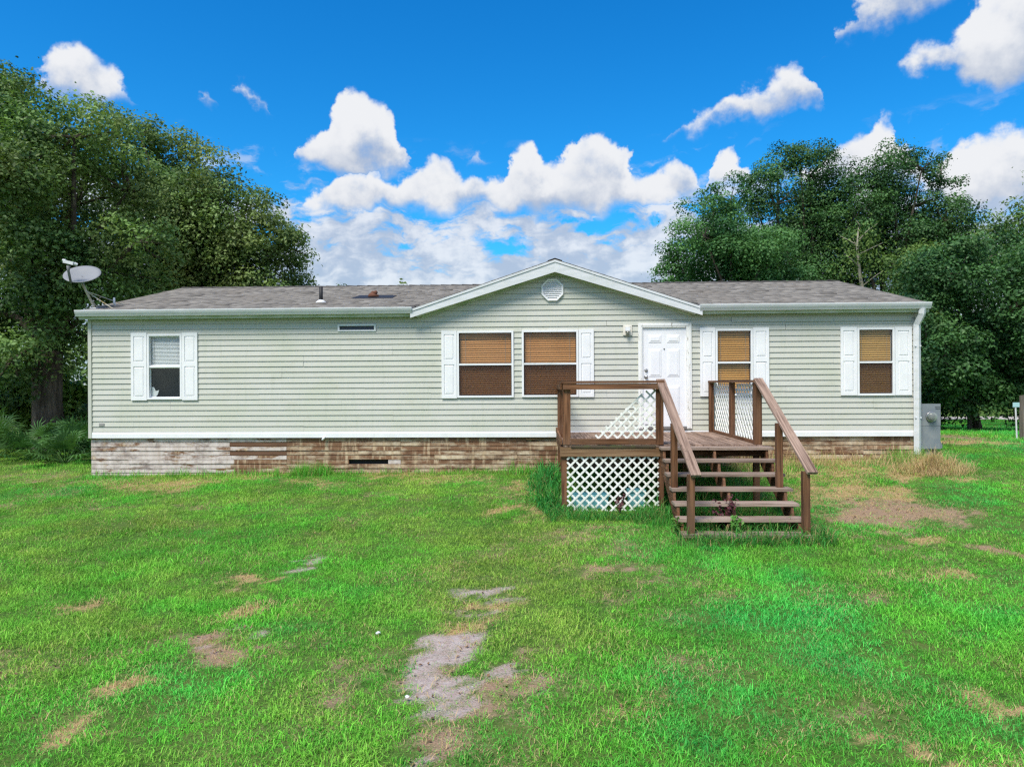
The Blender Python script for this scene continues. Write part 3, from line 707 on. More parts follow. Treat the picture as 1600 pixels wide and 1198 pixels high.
# octagonal gable vent with slats
cx, cz, ro = .850, 4.435, .250; mb = MB()
octo = lambda r: [(cx+r*math.cos(R(22.5+45*i)), cz+r*math.sin(R(22.5+45*i))) for i in range(8)]
o1, o2 = octo(ro), octo(ro-.045)
vs = [(x, -.062, z) for x, z in octo(ro-.008)] + [(x, -.058, z) for x, z in o2] + [(x, -.015, z) for x, z in o1] + [(x, -.02, z) for x, z in o2]
fs = []
for i in range(8):
    j = (i+1) % 8; fs += [(i, j, 8+j, 8+i), (16+i, 16+j, j, i), (8+i, 8+j, 24+j, 24+i)]
fs.append(tuple(range(24, 32))); mb.add(vs, fs); gv = mb.build('gable_vent', M['shutter'], house)
for i in range(10):
    zz = cz - .18 + i*.039; half = min(.195, .195*1.414 - abs(zz-cz)) if abs(zz-cz) > .08 else .195
    mb = MB(); mb.add([(cx-half,-.052,zz-.014),(cx+half,-.052,zz-.014),(cx+half,-.028,zz+.018),(cx-half,-.028,zz+.018),(cx-half,-.048,zz-.017),(cx+half,-.048,zz-.017),(cx+half,-.024,zz+.015),(cx-half,-.024,zz+.015)],
           [(0,1,2,3),(7,6,5,4),(0,4,5,1),(3,2,6,7),(0,3,7,4),(1,5,6,2)]); mb.build('vent_slat', M['shutter'], gv)

# front door
x0, x1, z0, z1 = 2.615, 3.705, 1.55, 3.73; mb = MB()
mb.box(x0, x0+.085, -.048, .07, z0, z1); mb.box(x1-.105, x1, -.048, .07, z0, z1); mb.box(x0+.0855, x1-.1055, -.048, .07, z1-.09, z1)
mb.box(x0+.02, x0+.06, -.056, -.0485, z0+.02, z1-.02); mb.box(x1-.075, x1-.03, -.056, -.0485, z0+.02, z1-.02); mb.box(x0+.061, x1-.076, -.056, -.0485, z1-.062, z1-.022)
df = mb.build('door_frame', M['casing'], house)
mb = MB(); mb.box(x0+.0855, x1-.1055, -.06, .07, z0, z0+.045); mb.build('threshold', M['metal'], df)
dx0, dx1, dz0, dz1 = x0+.0858, x1-.1058, z0+.047, z1-.0905
mb = MB(); mb.box(dx0, dx1, -.012, .03, dz0, dz1)
wd = dx1-dx0; cols_ = ((dx0+.13, dx0+wd/2-.055), (dx0+wd/2+.055, dx1-.13))
for (a, b) in cols_:
    for (c, d_) in ((dz1-.32, dz1-.15), (dz1-1.02, dz1-.44), (dz0+.24, dz1-1.20)):
        mb.frustum(a, b, c, d_, -.0125, -.021, .016); mb.frustum(a+.03, b-.03, c+.03, d_-.03, -.0213, -.028, .02)
door = mb.build('door', M['door'], house)
def knob(nm, x, z, r, l, m):
    q = MB(); q.tube([(x,-.012,z),(x,-.02,z),(x,-.022,z),(x,-.022-l*.5,z),(x,-.022-l*.7,z),(x,-.022-l,z)], [r*1.2, r*1.2, r*.55, r*.55, r, r*.8], 14); return q.build(nm, m, door, True)
knob('door_knob', dx0+.075, 2.62, .034, .06, M['metal']); knob('deadbolt', dx0+.078, 2.755, .030, .016, M['metal']); knob('peephole', dx0+wd/2, 3.195, .011, .006, M['black'])
mb = MB(); mb.box(dx0+.05, dx0+.36, -.0145, -.0122, dz0+.03, dz0+.045); mb.build('kick_strip', M['black'], door)
# porch light
mb = MB(); mb.box(2.305, 2.485, -.048, -.021, 3.485, 3.69); mb.box(2.335, 2.455, -.055, -.0485, 3.655, 3.672); pl = mb.build('porch_light', M['lamp_cream'], house)
q = MB(); q.box(2.345, 2.435, -.125, -.0485, 3.565, 3.645); q.build('lamp_housing', M['white'], pl)
q = MB(); q.tube([(2.39,-.087,3.564),(2.39,-.087,3.50),(2.39,-.087,3.475),(2.39,-.087,3.468)], [.037,.037,.03,.012], 16); q.build('glass_jar', M['jar'], pl, True)
mb = MB(); mb.box(-8.80, -8.69, -.034, -.0245, 1.64, 1.70); mb.box(-8.79, -8.70, -.036, -.0345, 1.655, 1.685); mb.build('data_plate', M['tag'], house)

# ------------------------------------------------------------------ roof
EX0, EX1 = -9.13, 8.42; RY = 4.2; RZ = roof_z(RY)
roof = MB(); tk = .05
def slope(a, b, ya, yb, fz):
    roof.add([(a,ya,fz(ya)),(b,ya,fz(ya)),(b,yb,fz(yb)),(a,yb,fz(yb)),(a,ya,fz(ya)-tk),(b,ya,fz(ya)-tk),(b,yb,fz(yb)-tk),(a,yb,fz(yb)-tk)],
             [(0,1,2,3),(7,6,5,4),(0,4,5,1),(1,5,6,2),(2,6,7,3),(3,7,4,0)])
gl, gr = GA-2.93, GA+2.93
slope(EX0, gl, -.2, RY, roof_z); slope(gl+.0005, gr-.0005, .11, RY, roof_z); slope(gr, EX1, -.2, RY, roof_z)
slope(EX0, EX1, RY+.0005, DEPTH+.25, lambda y: RZ - .2435*(y-RY))
roof = roof.build('roof', M['roofdeck'], house)
def gz_(x): return GZ - GS*abs(x-GA)
mb = MB(); yb = 3.93
for s in (-1, 1):
    e = GA + s*2.99; ze = gz_(e)
    vs = [(GA,-.24,GZ),(e,-.24,ze),(e,-.10,ze),(GA,yb,GZ)]; vs += [(x, y, z-.05) for x, y, z in vs]
    fs = [(0,1,2,3),(7,6,5,4),(0,4,5,1),(1,5,6,2),(2,6,7,3),(3,7,4,0)]
    if s > 0: fs = [f_[::-1] for f_ in fs]
    mb.add(vs, fs)
groof = mb.build('gable_roof', M['roofdeck'], house)
# shingle tabs, laid course by course
def shingles(name, parent, pts):
    n = len(pts)
    V = np.zeros((n, 8, 3)); tabv = np.zeros(n)
    for i, (P0, ux, uy, wd_, ln, th_, tv) in enumerate(pts):
        nn = np.cross(ux, uy)
        for j, (a, b, c) in enumerate(((0,0,.3),(1,0,.3),(1,1,.05),(0,1,.05),(0,0,1),(1,0,1),(1,1,.35),(0,1,.35))):
            V[i, j] = P0 + ux*(a*wd_) + uy*(b*ln) + nn*(c*th_)
        tabv[i] = tv
    F = np.array([(4,5,6,7),(0,1,5,4),(1,2,6,5),(3,0,4,7)])
    loops = (F[None]+8*np.arange(n)[:, None, None]).reshape(-1)
    me = np_mesh(name, V.reshape(-1, 3), loops, 4)
    at = me.attributes.new('tab', 'FLOAT', 'FACE'); at.data.foreach_set('value', np.repeat(tabv, 4).astype(np.float32))
    o = mk_obj(name, me, M['shingle'], parent); o['kind'] = 'stuff'; return o
rs = random.Random(9); pts = []
cs = 1/math.sqrt(1+.2435**2); uy = np.array([0, cs, .2435*cs]); ux = np.array([1., 0, 0])
L = (RY+.2)/cs; nrow = int(L/.145)
for r_ in range(nrow+1):
    s = r_*.145; y = -.215 + s*cs; x = EX0 - rs.uniform(0, .3)
    ln = min(.30, L-s+.01)
    while x < EX1:
        wd_ = .305; a, b = max(x, EX0), min(x+wd_-.008, EX1)
        x += wd_
        if b-a < .03: continue
        mid = (a+b)/2
        if gl-.15 < mid < gr+.15 and (y < .12 or gz_(mid) > roof_z(y)+.08): continue
        lift = .012 if rs.random() > .03 else .03
        pts.append((np.array([a, y, roof_z(y)+.002]), ux, uy, b-a, ln, lift, min(1, max(0, rs.gauss(.5, .32)))))
shingles('shingles', roof, pts)
pts = []
for s in (-1, 1):
    c2 = 1/math.sqrt(1+GS*GS); up = np.array([-s*c2, 0, GS*c2])
    ry = np.array([0, 1., 0]) if s < 0 else np.array([0, 1., 0])
    for r_ in range(21):
        q0 = r_*.148; x = GA + s*(2.995 - q0*c2); z = gz_(x)+.002
        ymax = (z-4.07)/.2435 - .2 + .05; y = -.245 - (0 if r_ % 2 else .0)
        first = True
        while y < ymax:
            wd_ = .305 if not first or r_ % 2 else .15; first = False
            if s < 0: pts.append((np.array([x, y+wd_-.008, z]), np.array([0,-1.,0]), up, wd_-.008, min(.3, (2.995-q0*c2)/c2), .012, min(1, max(0, rs.gauss(.5,.3)))))
            else: pts.append((np.array([x, y, z]), np.array([0,1.,0]), up, wd_-.008, min(.3, (2.995-q0*c2)/c2), .012, min(1, max(0, rs.gauss(.5,.3)))))
            y += wd_
shingles('shingles', groof, pts)
# ridge caps
for (P0, P1, par, nm) in (((EX0, RY, RZ+.016), (EX1, RY, RZ+.016), roof, 'ridge_cap'), ((GA, -.25, GZ+.016), (GA, 3.95, GZ+.016), groof, 'ridge_cap')):
    P0, P1 = Vector(P0), Vector(P1); n = int((P1-P0).length/.28); t_ = (P1-P0)/n; mb = MB()
    sd = Vector((0, 1, 0)) if abs(t_.x) > .01 else Vector((1, 0, 0)); sl = .2435 if abs(t_.x) > .01 else GS
    for i in range(n):
        a = P0+t_*i; b = a+t_*1.08; up0, up1 = Vector((0,0,.012)), Vector((0,0,.002))
        dn = sd*.15 + Vector((0,0,-.15*sl)); dn2 = -sd*.15 + Vector((0,0,-.15*sl)); j = Vector((0,0,rs.uniform(0,.008)))
        mb.add([a+up0+j, b+up1, b+dn+up1, a+dn+up0+j, b+dn2+up1, a+dn2+up0+j], [(0,1,2,3),(1,0,5,4)])
    mb.build(nm, M['shingle'], par)
# eave: fascia, soffit, gutter
for (a, b, e) in ((EX0, gl-.02, 0), (gr+.02, EX1, 1)):
    mb = MB(); mb.box(a, b, -.185, -.160, 3.895, 4.012); mb.build('fascia', M['fascia'], house)
    mb = MB(); mb.box(a+.01, b, -.159, .012, 3.932, 3.950); mb.build('soffit', M['soffit'], house)
    mb = MB(); mb.prism([(-.187,4.082),(-.187,3.955),(-.255,3.955),(-.270,3.985),(-.290,4.020),(-.305,4.062),(-.305,4.085),(-.296,4.085),(-.296,4.066),(-.280,4.022),(-.262,3.990),(-.250,3.963),(-.195,3.963),(-.195,4.082)], 'x', a-.02, b)
    for xx in ((a-.02, a-.012), (b-.008, b)): mb.prism([(-.196,4.080),(-.196,3.964),(-.25,3.964),(-.262,3.991),(-.295,4.064),(-.295,4.080)], 'x', *xx)
    gt = mb.build('gutter', M['gutter'], house)
    x = a + 3.2
    while x < b-.5:
        q = MB(); q.prism([(-.186,3.953),(-.257,3.953),(-.273,3.984),(-.293,4.020),(-.308,4.062),(-.308,4.087),(-.305,4.087),(-.3051,4.062),(-.2901,4.020),(-.2701,3.985),(-.2551,3.9549),(-.186,3.9549)], 'x', x, x+.05); q.build('gutter_joint', M['gutter'], gt); x += 3.05
# gable rake boards, drip edge, soffits
for s in (-1, 1):
    e = GA + s*2.985
    def line(x, off): return gz_(x)-off
    mb = MB(); poly = [(GA, line(GA,.052)), (e, line(e,.052)), (e, line(e,.175)), (GA, line(GA,.255))]
    if s < 0: poly = poly[::-1]
    mb.prism(poly, 'y', -.252, -.228); mb.build('rake_board', M['gutter'], house)
    mb = MB(); poly = [(GA, line(GA,.006)), (e, line(e,.006)), (e, line(e,.0515)), (GA, line(GA,.0515))]
    if s < 0: poly = poly[::-1]
    mb.prism(poly, 'y', -.266, -.241); mb.build('drip_edge', M['gutter'], house)
    mb = MB(); poly = [(GA, line(GA,.20)), (e-s*.12, line(e-s*.12,.17)), (e-s*.12, line(e-s*.12,.19)), (GA, line(GA,.22))]
    if s < 0: poly = poly[::-1]
    mb.prism(poly, 'y', -.227, .004); mb.build('soffit', M['soffit'], house)
    mb = MB(); poly = [(GA, line(GA,.221)), (e-s*.2, line(e-s*.2,.191)), (e-s*.2, line(e-s*.2,.24)), (GA, line(GA,.27))]
    if s < 0: poly = poly[::-1]
    mb.prism(poly, 'y', -.045, -.001); mb.build('frieze_trim', M['fascia'], house)
# vents on the roof
yp = .75; mb = MB(); zp = roof_z(yp)
mb.tube([(-4.25,yp,zp-.02),(-4.25,yp,zp+.36)], .042, 12); pv = mb.build('vent_pipe', M['black'], house, True)
q = MB(); q.tube([(-4.25,yp,zp+.0),(-4.25,yp,zp+.03),(-4.25,yp,zp+.07)], [.13,.10,.045], 12); q.build('pipe_flashing', M['white'], pv, True)
yp = 1.7; zp = roof_z(yp); mb = MB()
mb.add([(-3.75,yp-.32,roof_z(yp-.32)+.022),(-2.80,yp-.30,roof_z(yp-.30)+.022),(-2.78,yp+.25,roof_z(yp+.25)+.022),(-3.7,yp+.28,roof_z(yp+.28)+.022),
        (-3.75,yp-.32,roof_z(yp-.32)+.014),(-2.80,yp-.30,roof_z(yp-.30)+.014),(-2.78,yp+.25,roof_z(yp+.25)+.014),(-3.7,yp+.28,roof_z(yp+.28)+.014)], [(0,1,2,3),(0,4,5,1),(1,5,6,2),(2,6,7,3),(3,7,4,0)])
rv_ = mb.build('tar_patch', M['black'], house)
q = MB(); q.tube([(-3.3,yp,zp),(-3.3,yp,zp+.06),(-3.3,yp,zp+.09),(-3.28,yp,zp+.13)], [.14,.12,.07,.06], 12); q.tube([(-3.29,yp,zp+.08),(-3.22,yp-.05,zp+.12)], [.07,.04], 8); q.build('rusty_vent_stub', M['rust'], rv_, True)
# downspout at the corner
mb = MB(); dx = 8.235
path = [(dx+.03,-.235,3.956),(dx+.03,-.22,3.86),(dx+.03,-.20,3.83),(dx,-.085,3.66),(dx,-.078,3.58),(dx,-.078,1.02)]
mb.tube(path, [.074]*6, 4); ds = mb.build('downspout', M['gutter'], house)
for zz in (3.2, 1.75):
    q = MB(); q.box(dx-.06, dx+.06, -.125, -.03, zz, zz+.03); q.build('downspout_strap', M['gutter'], ds)
# ------------------------------------------------------------------ deck with stairs
deck = empty('entry_deck', (0, 14.8, 0), TH)
tag(deck, 'weathered brown wooden deck with open stairs and white lattice at the front door', 'deck')
H2W = Matrix.Translation((0, 14.8, 0)) @ Matrix.Rotation(TH, 4, 'Z')
def gl_(x, y):
    v = H2W @ Vector((x, y, 0)); return g1(v.x, v.y)
rd = random.Random(12)
DT = 1.487; FY = -3.08
x = .955; i = 0
while x < 4.19:
    wd_ = min(.140, 4.195-x); mb = MB(); e = rd.uniform(-.012, .012)
    mb.box(x+.002, x+wd_-.003, FY-.015+e, -.05, DT-.036, DT+rd.uniform(-.003, .003)); mb.build('deck_plank', M['grey_y'], deck); x += wd_+.003
def B(nm, m, *a): mb = MB(); mb.box(*a); return mb.build(nm, M[m], deck)
B('rim_beam', 'tan_x', .905, 2.60, FY-.012, FY+.028, DT-.195, DT-.040)
B('rim_beam', 'wood_x', 2.602, 4.19, FY-.008, FY+.028, DT-.19, DT-.040)
B('rim_beam', 'wood_y', .915, .953, FY+.029, -.06, DT-.195, DT-.038); B('rim_beam', 'wood_y', 4.16, 4.198, FY+.029, -.06, DT-.195, DT-.038)
for xx in (1.7, 2.4, 3.1, 3.7): B('joist', 'wood_y', xx, xx+.04, FY+.03, -.07, DT-.19, DT-.04)
B('rotten_edge', 'rot', 1.08, 2.46, FY-.030, FY-.0125, DT-.044, DT-.004)
def post(nm, xc, yc, z1, s=.092, z0=None, m='wood_z', sx=None):
    g = gl_(xc, yc)-.12 if z0 is None else z0; sx = sx or s
    mb = MB(); tl = rd.uniform(-.006, .006); ty = rd.uniform(-.006, .006)
    vs = []
    for z, o_, p_ in ((g, 0, 0), (z1, tl, ty)):
        vs += [(xc-sx/2+o_, yc-s/2+p_, z), (xc+sx/2+o_, yc-s/2+p_, z), (xc+sx/2+o_, yc+s/2+p_, z), (xc-sx/2+o_, yc+s/2+p_, z)]
    mb.add(vs, [(0,3,2,1),(4,5,6,7),(0,1,5,4),(1,2,6,5),(2,3,7,6),(3,0,4,7)]); return mb.build(nm, M[m], deck)
# railing posts
post('rail_post', 1.015, FY+.02, 2.49, .09, DT+.001, sx=.125); post('rail_post', 2.535, FY+.02, 2.49, .09, DT+.001, sx=.115); post('rail_post', 4.125, FY+.03, 2.495, .09, DT+.001, sx=.125)
post('rail_post', .985, -.12, 2.49, .09, DT+.001); post('rail_post', .985, -1.55, 2.49, .09, DT+.001)
post('rail_post', 4.080, -.13, 2.49, .09, DT+.001); post('rail_post', 4.115, -1.55, 2.495, .09, DT+.001)
# support posts below
for xx, yy in ((.975, FY+.075), (2.56, FY+.075), (4.12, FY+.08), (.985, -.3), (2.5, -.3), (4.1, -.3), (3.25, -1.6)): post('support_post', xx, yy, DT-.197, .09)
# rails
B('top_rail', 'wood_x', .955, 2.595, FY-.068, FY-.030, 2.395, 2.490); B('rail_cap', 'wood_x', .945, 2.60, FY-.08, FY+.07, 2.4955, 2.535)
B('bottom_rail', 'wood_x', 1.085, 2.47, FY-.020, FY+.018, DT+.006, DT+.098)
B('rail_cap', 'wood_y', .935, 1.055, FY+.071, -.03, 2.4955, 2.533); B('top_rail', 'wood_y', .915, .938, FY+.02, -.04, 2.39, 2.488); B('bottom_rail', 'wood_y', .905, .938, FY, -.04, DT+.005, DT+.1)
B('rail_cap', 'wood_y', 4.035, 4.185, FY-.02, -.03, 2.4965, 2.535); B('bottom_rail', 'wood_y', 4.095, 4.135, FY+.08, -.18, DT+.005, DT+.05)
# white lattice, each slat on its own
def clipseg(p, dv, poly):
    t0, t1 = -1e9, 1e9
    for i in range(len(poly)):
        a, b = poly[i], poly[(i+1) % len(poly)]; n = (-(b[1]-a[1]), b[0]-a[0])
        den = n[0]*dv[0]+n[1]*dv[1]; num = n[0]*(p[0]-a[0])+n[1]*(p[1]-a[1])
        if abs(den) < 1e-9:
            if num < 0: return None
            continue
        t = -num/den
        if den > 0: t0 = max(t0, t)
        else: t1 = min(t1, t)
    return (t0, t1) if t1-t0 > .03 else None
def lattice(poly, plane, sp=.110, sw=.031, th=.007, jit=.0):
    """poly counter-clockwise in (u, z); plane(u, z, off) -> 3D"""
    us = [q[0] for q in poly]; zs = [q[1] for q in poly]; root = None; r2 = math.sqrt(.5)
    for lay, dv in ((0, (r2, r2)), (1, (r2, -r2))):
        n = (-dv[1], dv[0]); vals = [q[0]*n[0]+q[1]*n[1] for q in poly]; s = min(vals)+.03+rd.uniform(0, .03)
        while s < max(vals):
            p = (n[0]*s, n[1]*s); c = clipseg(p, dv, poly)
            if c:
                t0, t1 = c; o0 = lay*th*1.05; vs = []
                for off in (o0, o0+th):
                    for t, q in ((t0, -1), (t1, -1), (t1, 1), (t0, 1)):
                        vs.append(plane(p[0]+dv[0]*t+n[0]*q*sw/2, p[1]+dv[1]*t+n[1]*q*sw/2, off))
                mb = MB(); mb.add(vs, [(0,1,2,3),(7,6,5,4),(0,4,5,1),(1,5,6,2),(2,6,7,3),(3,7,4,0)])
                if root is None: root = mb.build('lattice_panel', M['lattice'], deck)
                else: mb.build('lattice_slat', M['lattice'], root)
            s += sp
    return root
lf = lattice([(1.37, DT+.05), (2.475, DT+.05), (2.475, 2.42), (2.36, 2.40)], lambda u, z, o_: (u, FY+.045+o_, z)); lf['label'] = 'white lattice broken off along a diagonal'
lattice([(1.02, .36), (2.515, .36), (2.515, DT-.20), (1.02, DT-.20)], lambda u, z, o_: (u, FY+.012+o_, z))
lattice([(-2.98, DT+.03), (-1.60, DT+.03), (-1.60, 2.47), (-2.98, 2.47)], lambda u, z, o_: (4.168+o_, u, z), .115, .036, .011)
lattice([(-1.50, DT+.03), (-.18, DT+.03), (-.18, 2.47), (-1.50, 2.47)], lambda u, z, o_: (4.140+o_, u, z), .115, .036, .011)
# stairs
TZ = [1.462, 1.292, 1.110, .928, .756, .585, .425]; SY = -3.095; RUN = .28
for i, z in enumerate(TZ):
    yb_ = SY - RUN*i + (0 if i else -.005); e = rd.uniform(-.012, .012)
    B('stair_tread', 'tread', 2.515+e, 4.285-(.03*(i == 6))+e, yb_-.262, yb_-.002, z-.040, z)
for xs in (2.56, 3.36, 4.185):
    mb = MB(); d_y = RUN*6+.27; a = (SY+.04, TZ[0]-.045); b = (SY-RUN*6-.24, TZ[6]-.045)
    poly = [(SY+.035, TZ[0]-.30), (SY+.035, TZ[0]-.045)]
    for i in range(7):                       # sawtooth cut for the treads
        yy = SY-RUN*i; poly += [(yy-.005 if i else yy, TZ[i]-.0415), (yy-.245, TZ[i]-.0415)]
        if i < 6: poly += [(yy-.246, TZ[i+1]-.0415)] if False else []
    poly += [(SY-RUN*6-.245, TZ[6]-.16), (SY-RUN*6-.05, TZ[6]-.26)]
    mb.prism(poly, 'x', xs-.019, xs+.019); mb.build('stringer', M['wood_y'], deck)
yb_ = SY-RUN*6-.20
BP = [(2.640, -4.93), (4.205, -4.93)]; MP = [(2.590, -4.02), (4.150, -4.02)]
for (xx, yy) in BP: post('newel_post', xx, yy, 1.235 if xx < 3 else 1.275, .092)
for (xx, yy) in MP: post('newel_post', xx, yy, 1.885, .090, TZ[3]+.001)
for xa, xb, z0_, z1_ in ((2.555, 2.70, 2.545, 1.225), (4.135, 4.265, 2.552, 1.262)):
    p0, p1 = Vector((xa, FY+.02, z0_)), Vector((xb, -5.02, z1_)); dv_ = p1-p0; ln_ = dv_.length
    mb = MB(); mb.box(-.071, .071, -ln_, 0, -.019, .019); o = mb.build('handrail', M['grey_y'], deck)
    yv = -dv_.normalized(); xv = yv.cross(Vector((0, 0, 1))).normalized(); zv = xv.cross(yv)
    o.matrix_local = Matrix.Translation(p0) @ Matrix((xv, yv, zv)).transposed().to_4x4()

# ------------------------------------------------------------------ things fixed to or beside the house
dish = empty('satellite_dish', (0, 14.8, 0), TH); tag(dish, 'grey oval satellite dish on a braced mast above the roof corner', 'satellite dish')
C = Vector((-9.16, -.02, 4.885)); nrm = Vector((.12, -.62, .76)).normalized(); sx_ = Vector((1, .1, 0)); sx_ = (sx_-nrm*sx_.dot(nrm)).normalized(); sy_ = nrm.cross(sx_)
mb = MB(); vs = [C - nrm*.055]; fs = []; NR, NS = 5, 36
for r_ in range(1, NR+1):
    for k in range(NS):
        an = 2*math.pi*k/NS; q = r_/NR; vs.append(C + sx_*(.365*q*math.cos(an)) + sy_*(.335*q*math.sin(an)) + nrm*(.055*(q*q-1)))
for k in range(NS): fs.append((0, 1+k, 1+(k+1) % NS))
for r_ in range(NR-1):
    for k in range(NS): a = 1+r_*NS; fs.append((a+k, a+NS+k, a+NS+(k+1) % NS, a+(k+1) % NS))
mb.add(vs, fs); me = mb.mesh('reflector'); o = mk_obj('reflector', me, M['dish'], dish, smooth=True)
sm = o.modifiers.new('thickness', 'SOLIDIFY'); sm.thickness = .012
lnb = C + Vector((-.05, -.36, .17)); low = C - sy_*.32 - Vector((.10, 0, .03))
if low.z > C.z: low = C + sy_*.32 - Vector((.10, 0, .03))
mb = MB(); mb.tube([low, low+(lnb-low)*.6+Vector((-.01,-.02,0)), lnb+Vector((.0,0,-.06))], [.024,.026,.040], 8); mb.build('feed_arm', M['arm'], dish, True)
mb = MB(); mb.bar(lnb+Vector((-.10,0,.035)), lnb+Vector((.09,.03,-.01)), .07, .065); mb.tube([lnb+Vector((-.12,0,.06)), lnb+Vector((-.06,.0,.05))], .026, 10)
mb.tube([lnb+Vector((.10,.03,-.01)), lnb+Vector((.15,.06,-.03))], [.034,.03], 10); mb.build('receiver_head', M['gutter'], dish)
ft = Vector((-8.93, .05, roof_z(.05)+.02)); top = C - nrm*.07 + Vector((-.03, 0, -.12))
mb = MB(); mb.tube([ft, ft+(top-ft)*.85, top], [.026,.026,.026], 10); mb.build('mast', M['mast'], dish, True)
mb = MB(); mb.tube([C-nrm*.06, top], .03, 8); mb.build('bracket', M['arm'], dish)
for e in ((-8.52, .02), (-8.62, .62), (-9.03, .28)):
    mb = MB(); mb.tube([ft+(top-ft)*(.66 if e[0] > -9 else .5), (e[0], e[1], roof_z(e[1])+.02)], .010, 6); mb.build('brace', M['mast'], dish)
mb = MB(); mb.box(-9.0, -8.86, -.02, .12, ft.z-.012, ft.z+.01); mb.build('foot_plate', M['gutter'], dish)
mb = MB(); mb.tube([(-8.72,.45,roof_z(.45)),(-8.75,.45,roof_z(.45)+.10),(-8.75,.45,roof_z(.45)+.20)], .022, 8); mb.build('cable_boot', M['gutter'], dish, True)

mt = empty('electric_meter', (0, 14.8, 0), TH); tag(mt, 'grey steel electric meter cabinet with round glass meter beside the downspout', 'meter box')
mb = MB(); mb.box(8.36, 8.735, .02, .20, 1.125, 2.035); mb.box(8.355, 8.74, .005, .0195, 1.595, 2.04); mb.box(8.358, 8.737, .009, .0195, 1.12, 1.590); mb.build('cabinet', M['grey_box'], mt)
mb = MB(); mb.prism([(8.735,1.13),(8.785,1.13),(8.785,1.20),(8.735,1.30)], 'y', .03, .16); mb.build('conduit_elbow', M['grey_box'], mt)
mb = MB(); mb.tube([(8.545,.005,1.775),(8.545,-.02,1.775),(8.545,-.022,1.775)], [.105,.105,.10], 22); mb.build('meter_ring', M['metal'], mt, True)
mb = MB(); mb.tube([(8.545,-.022,1.775),(8.545,-.09,1.775),(8.545,-.115,1.775),(8.545,-.12,1.775)], [.088,.086,.070,.02], 22); mb.build('meter_glass', M['meterglass'], mt, True)
mb = MB(); mb.box(8.50, 8.59, -.060, -.03, 1.775, 1.82); mb.box(8.505, 8.585, -.060, -.03, 1.72, 1.745); mb.build('meter_dial', M['black'], mt)
mb = MB(); mb.box(8.63, 8.73, .0005, .0045, 1.965, 1.975); mb.box(8.64, 8.73, .0005, .0045, 1.93, 1.938); mb.build('warning_strip', M['black'], mt)
mb = MB(); mb.box(8.46, 8.56, .06, .16, gl_(8.5, .1)-.1, 1.124); mb.tube([(8.66,.11,gl_(8.66,.1)-.1),(8.66,.11,1.124)], .035, 10); mb.build('support_stand', M['grey_box'], mt)

def stake(nm, x, y, h, s, m, label, cat, tilt=0):
    g = g1(x, y); mb = MB(); tx = h*tilt
    mb.add([(x-s/2,y-s/2,g-.15),(x+s/2,y-s/2,g-.15),(x+s/2,y+s/2,g-.15),(x-s/2,y+s/2,g-.15),(x-s/2+tx,y-s/2,g+h),(x+s/2+tx,y-s/2,g+h),(x+s/2+tx,y+s/2,g+h-.02),(x-s/2+tx,y+s/2,g+h-.02)],
           [(0,3,2,1),(4,5,6,7),(0,1,5,4),(1,2,6,5),(2,3,7,6),(3,0,4,7)])
    o = mb.build(nm, m); return tag(o, label, cat)
stake('wooden_post', 12.52, 17.35, 1.08, .15, M['post_grey'], 'thick grey wooden post beside the thin sign pole', 'post', .01)
sp = empty('marker_sign', (12.16, 17.1, g1(12.16, 17.1))); tag(sp, 'thin grey pole with a small pale blue tag next to the thick wooden post', 'sign')
mb = MB(); mb.tube([(0,0,-.1),(-.035,0,.82)], .018, 8); mb.build('pole', M['gutter'], sp)
mb = MB(); mb.box(-.11, .05, -.022, -.012, .78, .89); mb.build('tag_plate', mat('tag_pale_blue', (.38,.60,.62), .5), sp)
stake('fence_post', 15.35, 23.8, .92, .11, M['post_grey'], 'lone weathered fence post under the low branches', 'post', -.02)

# pale blue tubs under the deck
def tub(x, y, lx, ly, h, label):
    v = H2W @ Vector((x, y, 0)); g = g1(v.x, v.y); t = empty('plastic_tub', (v.x, v.y, g), TH+R(4)); tag(t, label, 'tub')
    mb = MB(); a, b = lx/2, ly/2; ia, ib = a*.86, b*.86
    vs = [(-ia,-ib,0),(ia,-ib,0),(ia,ib,0),(-ia,ib,0),(-a,-b,h),(a,-b,h),(a,b,h),(-a,b,h),(-a+.012,-b+.012,h),(a-.012,-b+.012,h),(a-.012,b-.012,h),(-a+.012,b-.012,h),(-ia+.012,-ib+.012,.01),(ia-.012,-ib+.012,.01),(ia-.012,ib-.012,.01),(-ia+.012,ib-.012,.01)]
    fs = [(0,3,2,1)]
    for i in range(4):
        j = (i+1) % 4; fs += [(i,j,4+j,4+i),(4+i,4+j,8+j,8+i),(8+i,8+j,12+j,12+i)]
    fs.append((12,13,14,15)); mb.add(vs, fs); mb.build('body', M['blue'], t)
    mb = MB()
    for s in (-1, 1): mb.box(-a-.012, a+.012, s*(b+.006)-.01, s*(b+.006)+.01, h-.035, h-.003)
    for s in (-1, 1): mb.box(s*(a+.006)-.01, s*(a+.006)+.01, -b+.005, b-.005, h-.034, h-.004)
    mb.build('rim', M['blue'], t); return t
tub(1.40, -2.80, .62, .3, .24, 'long pale blue plastic tub low behind the lattice under the deck')
tub(2.18, -2.78, .26, .24, .30, 'small pale blue plastic tub behind the lattice nearest the stairs')

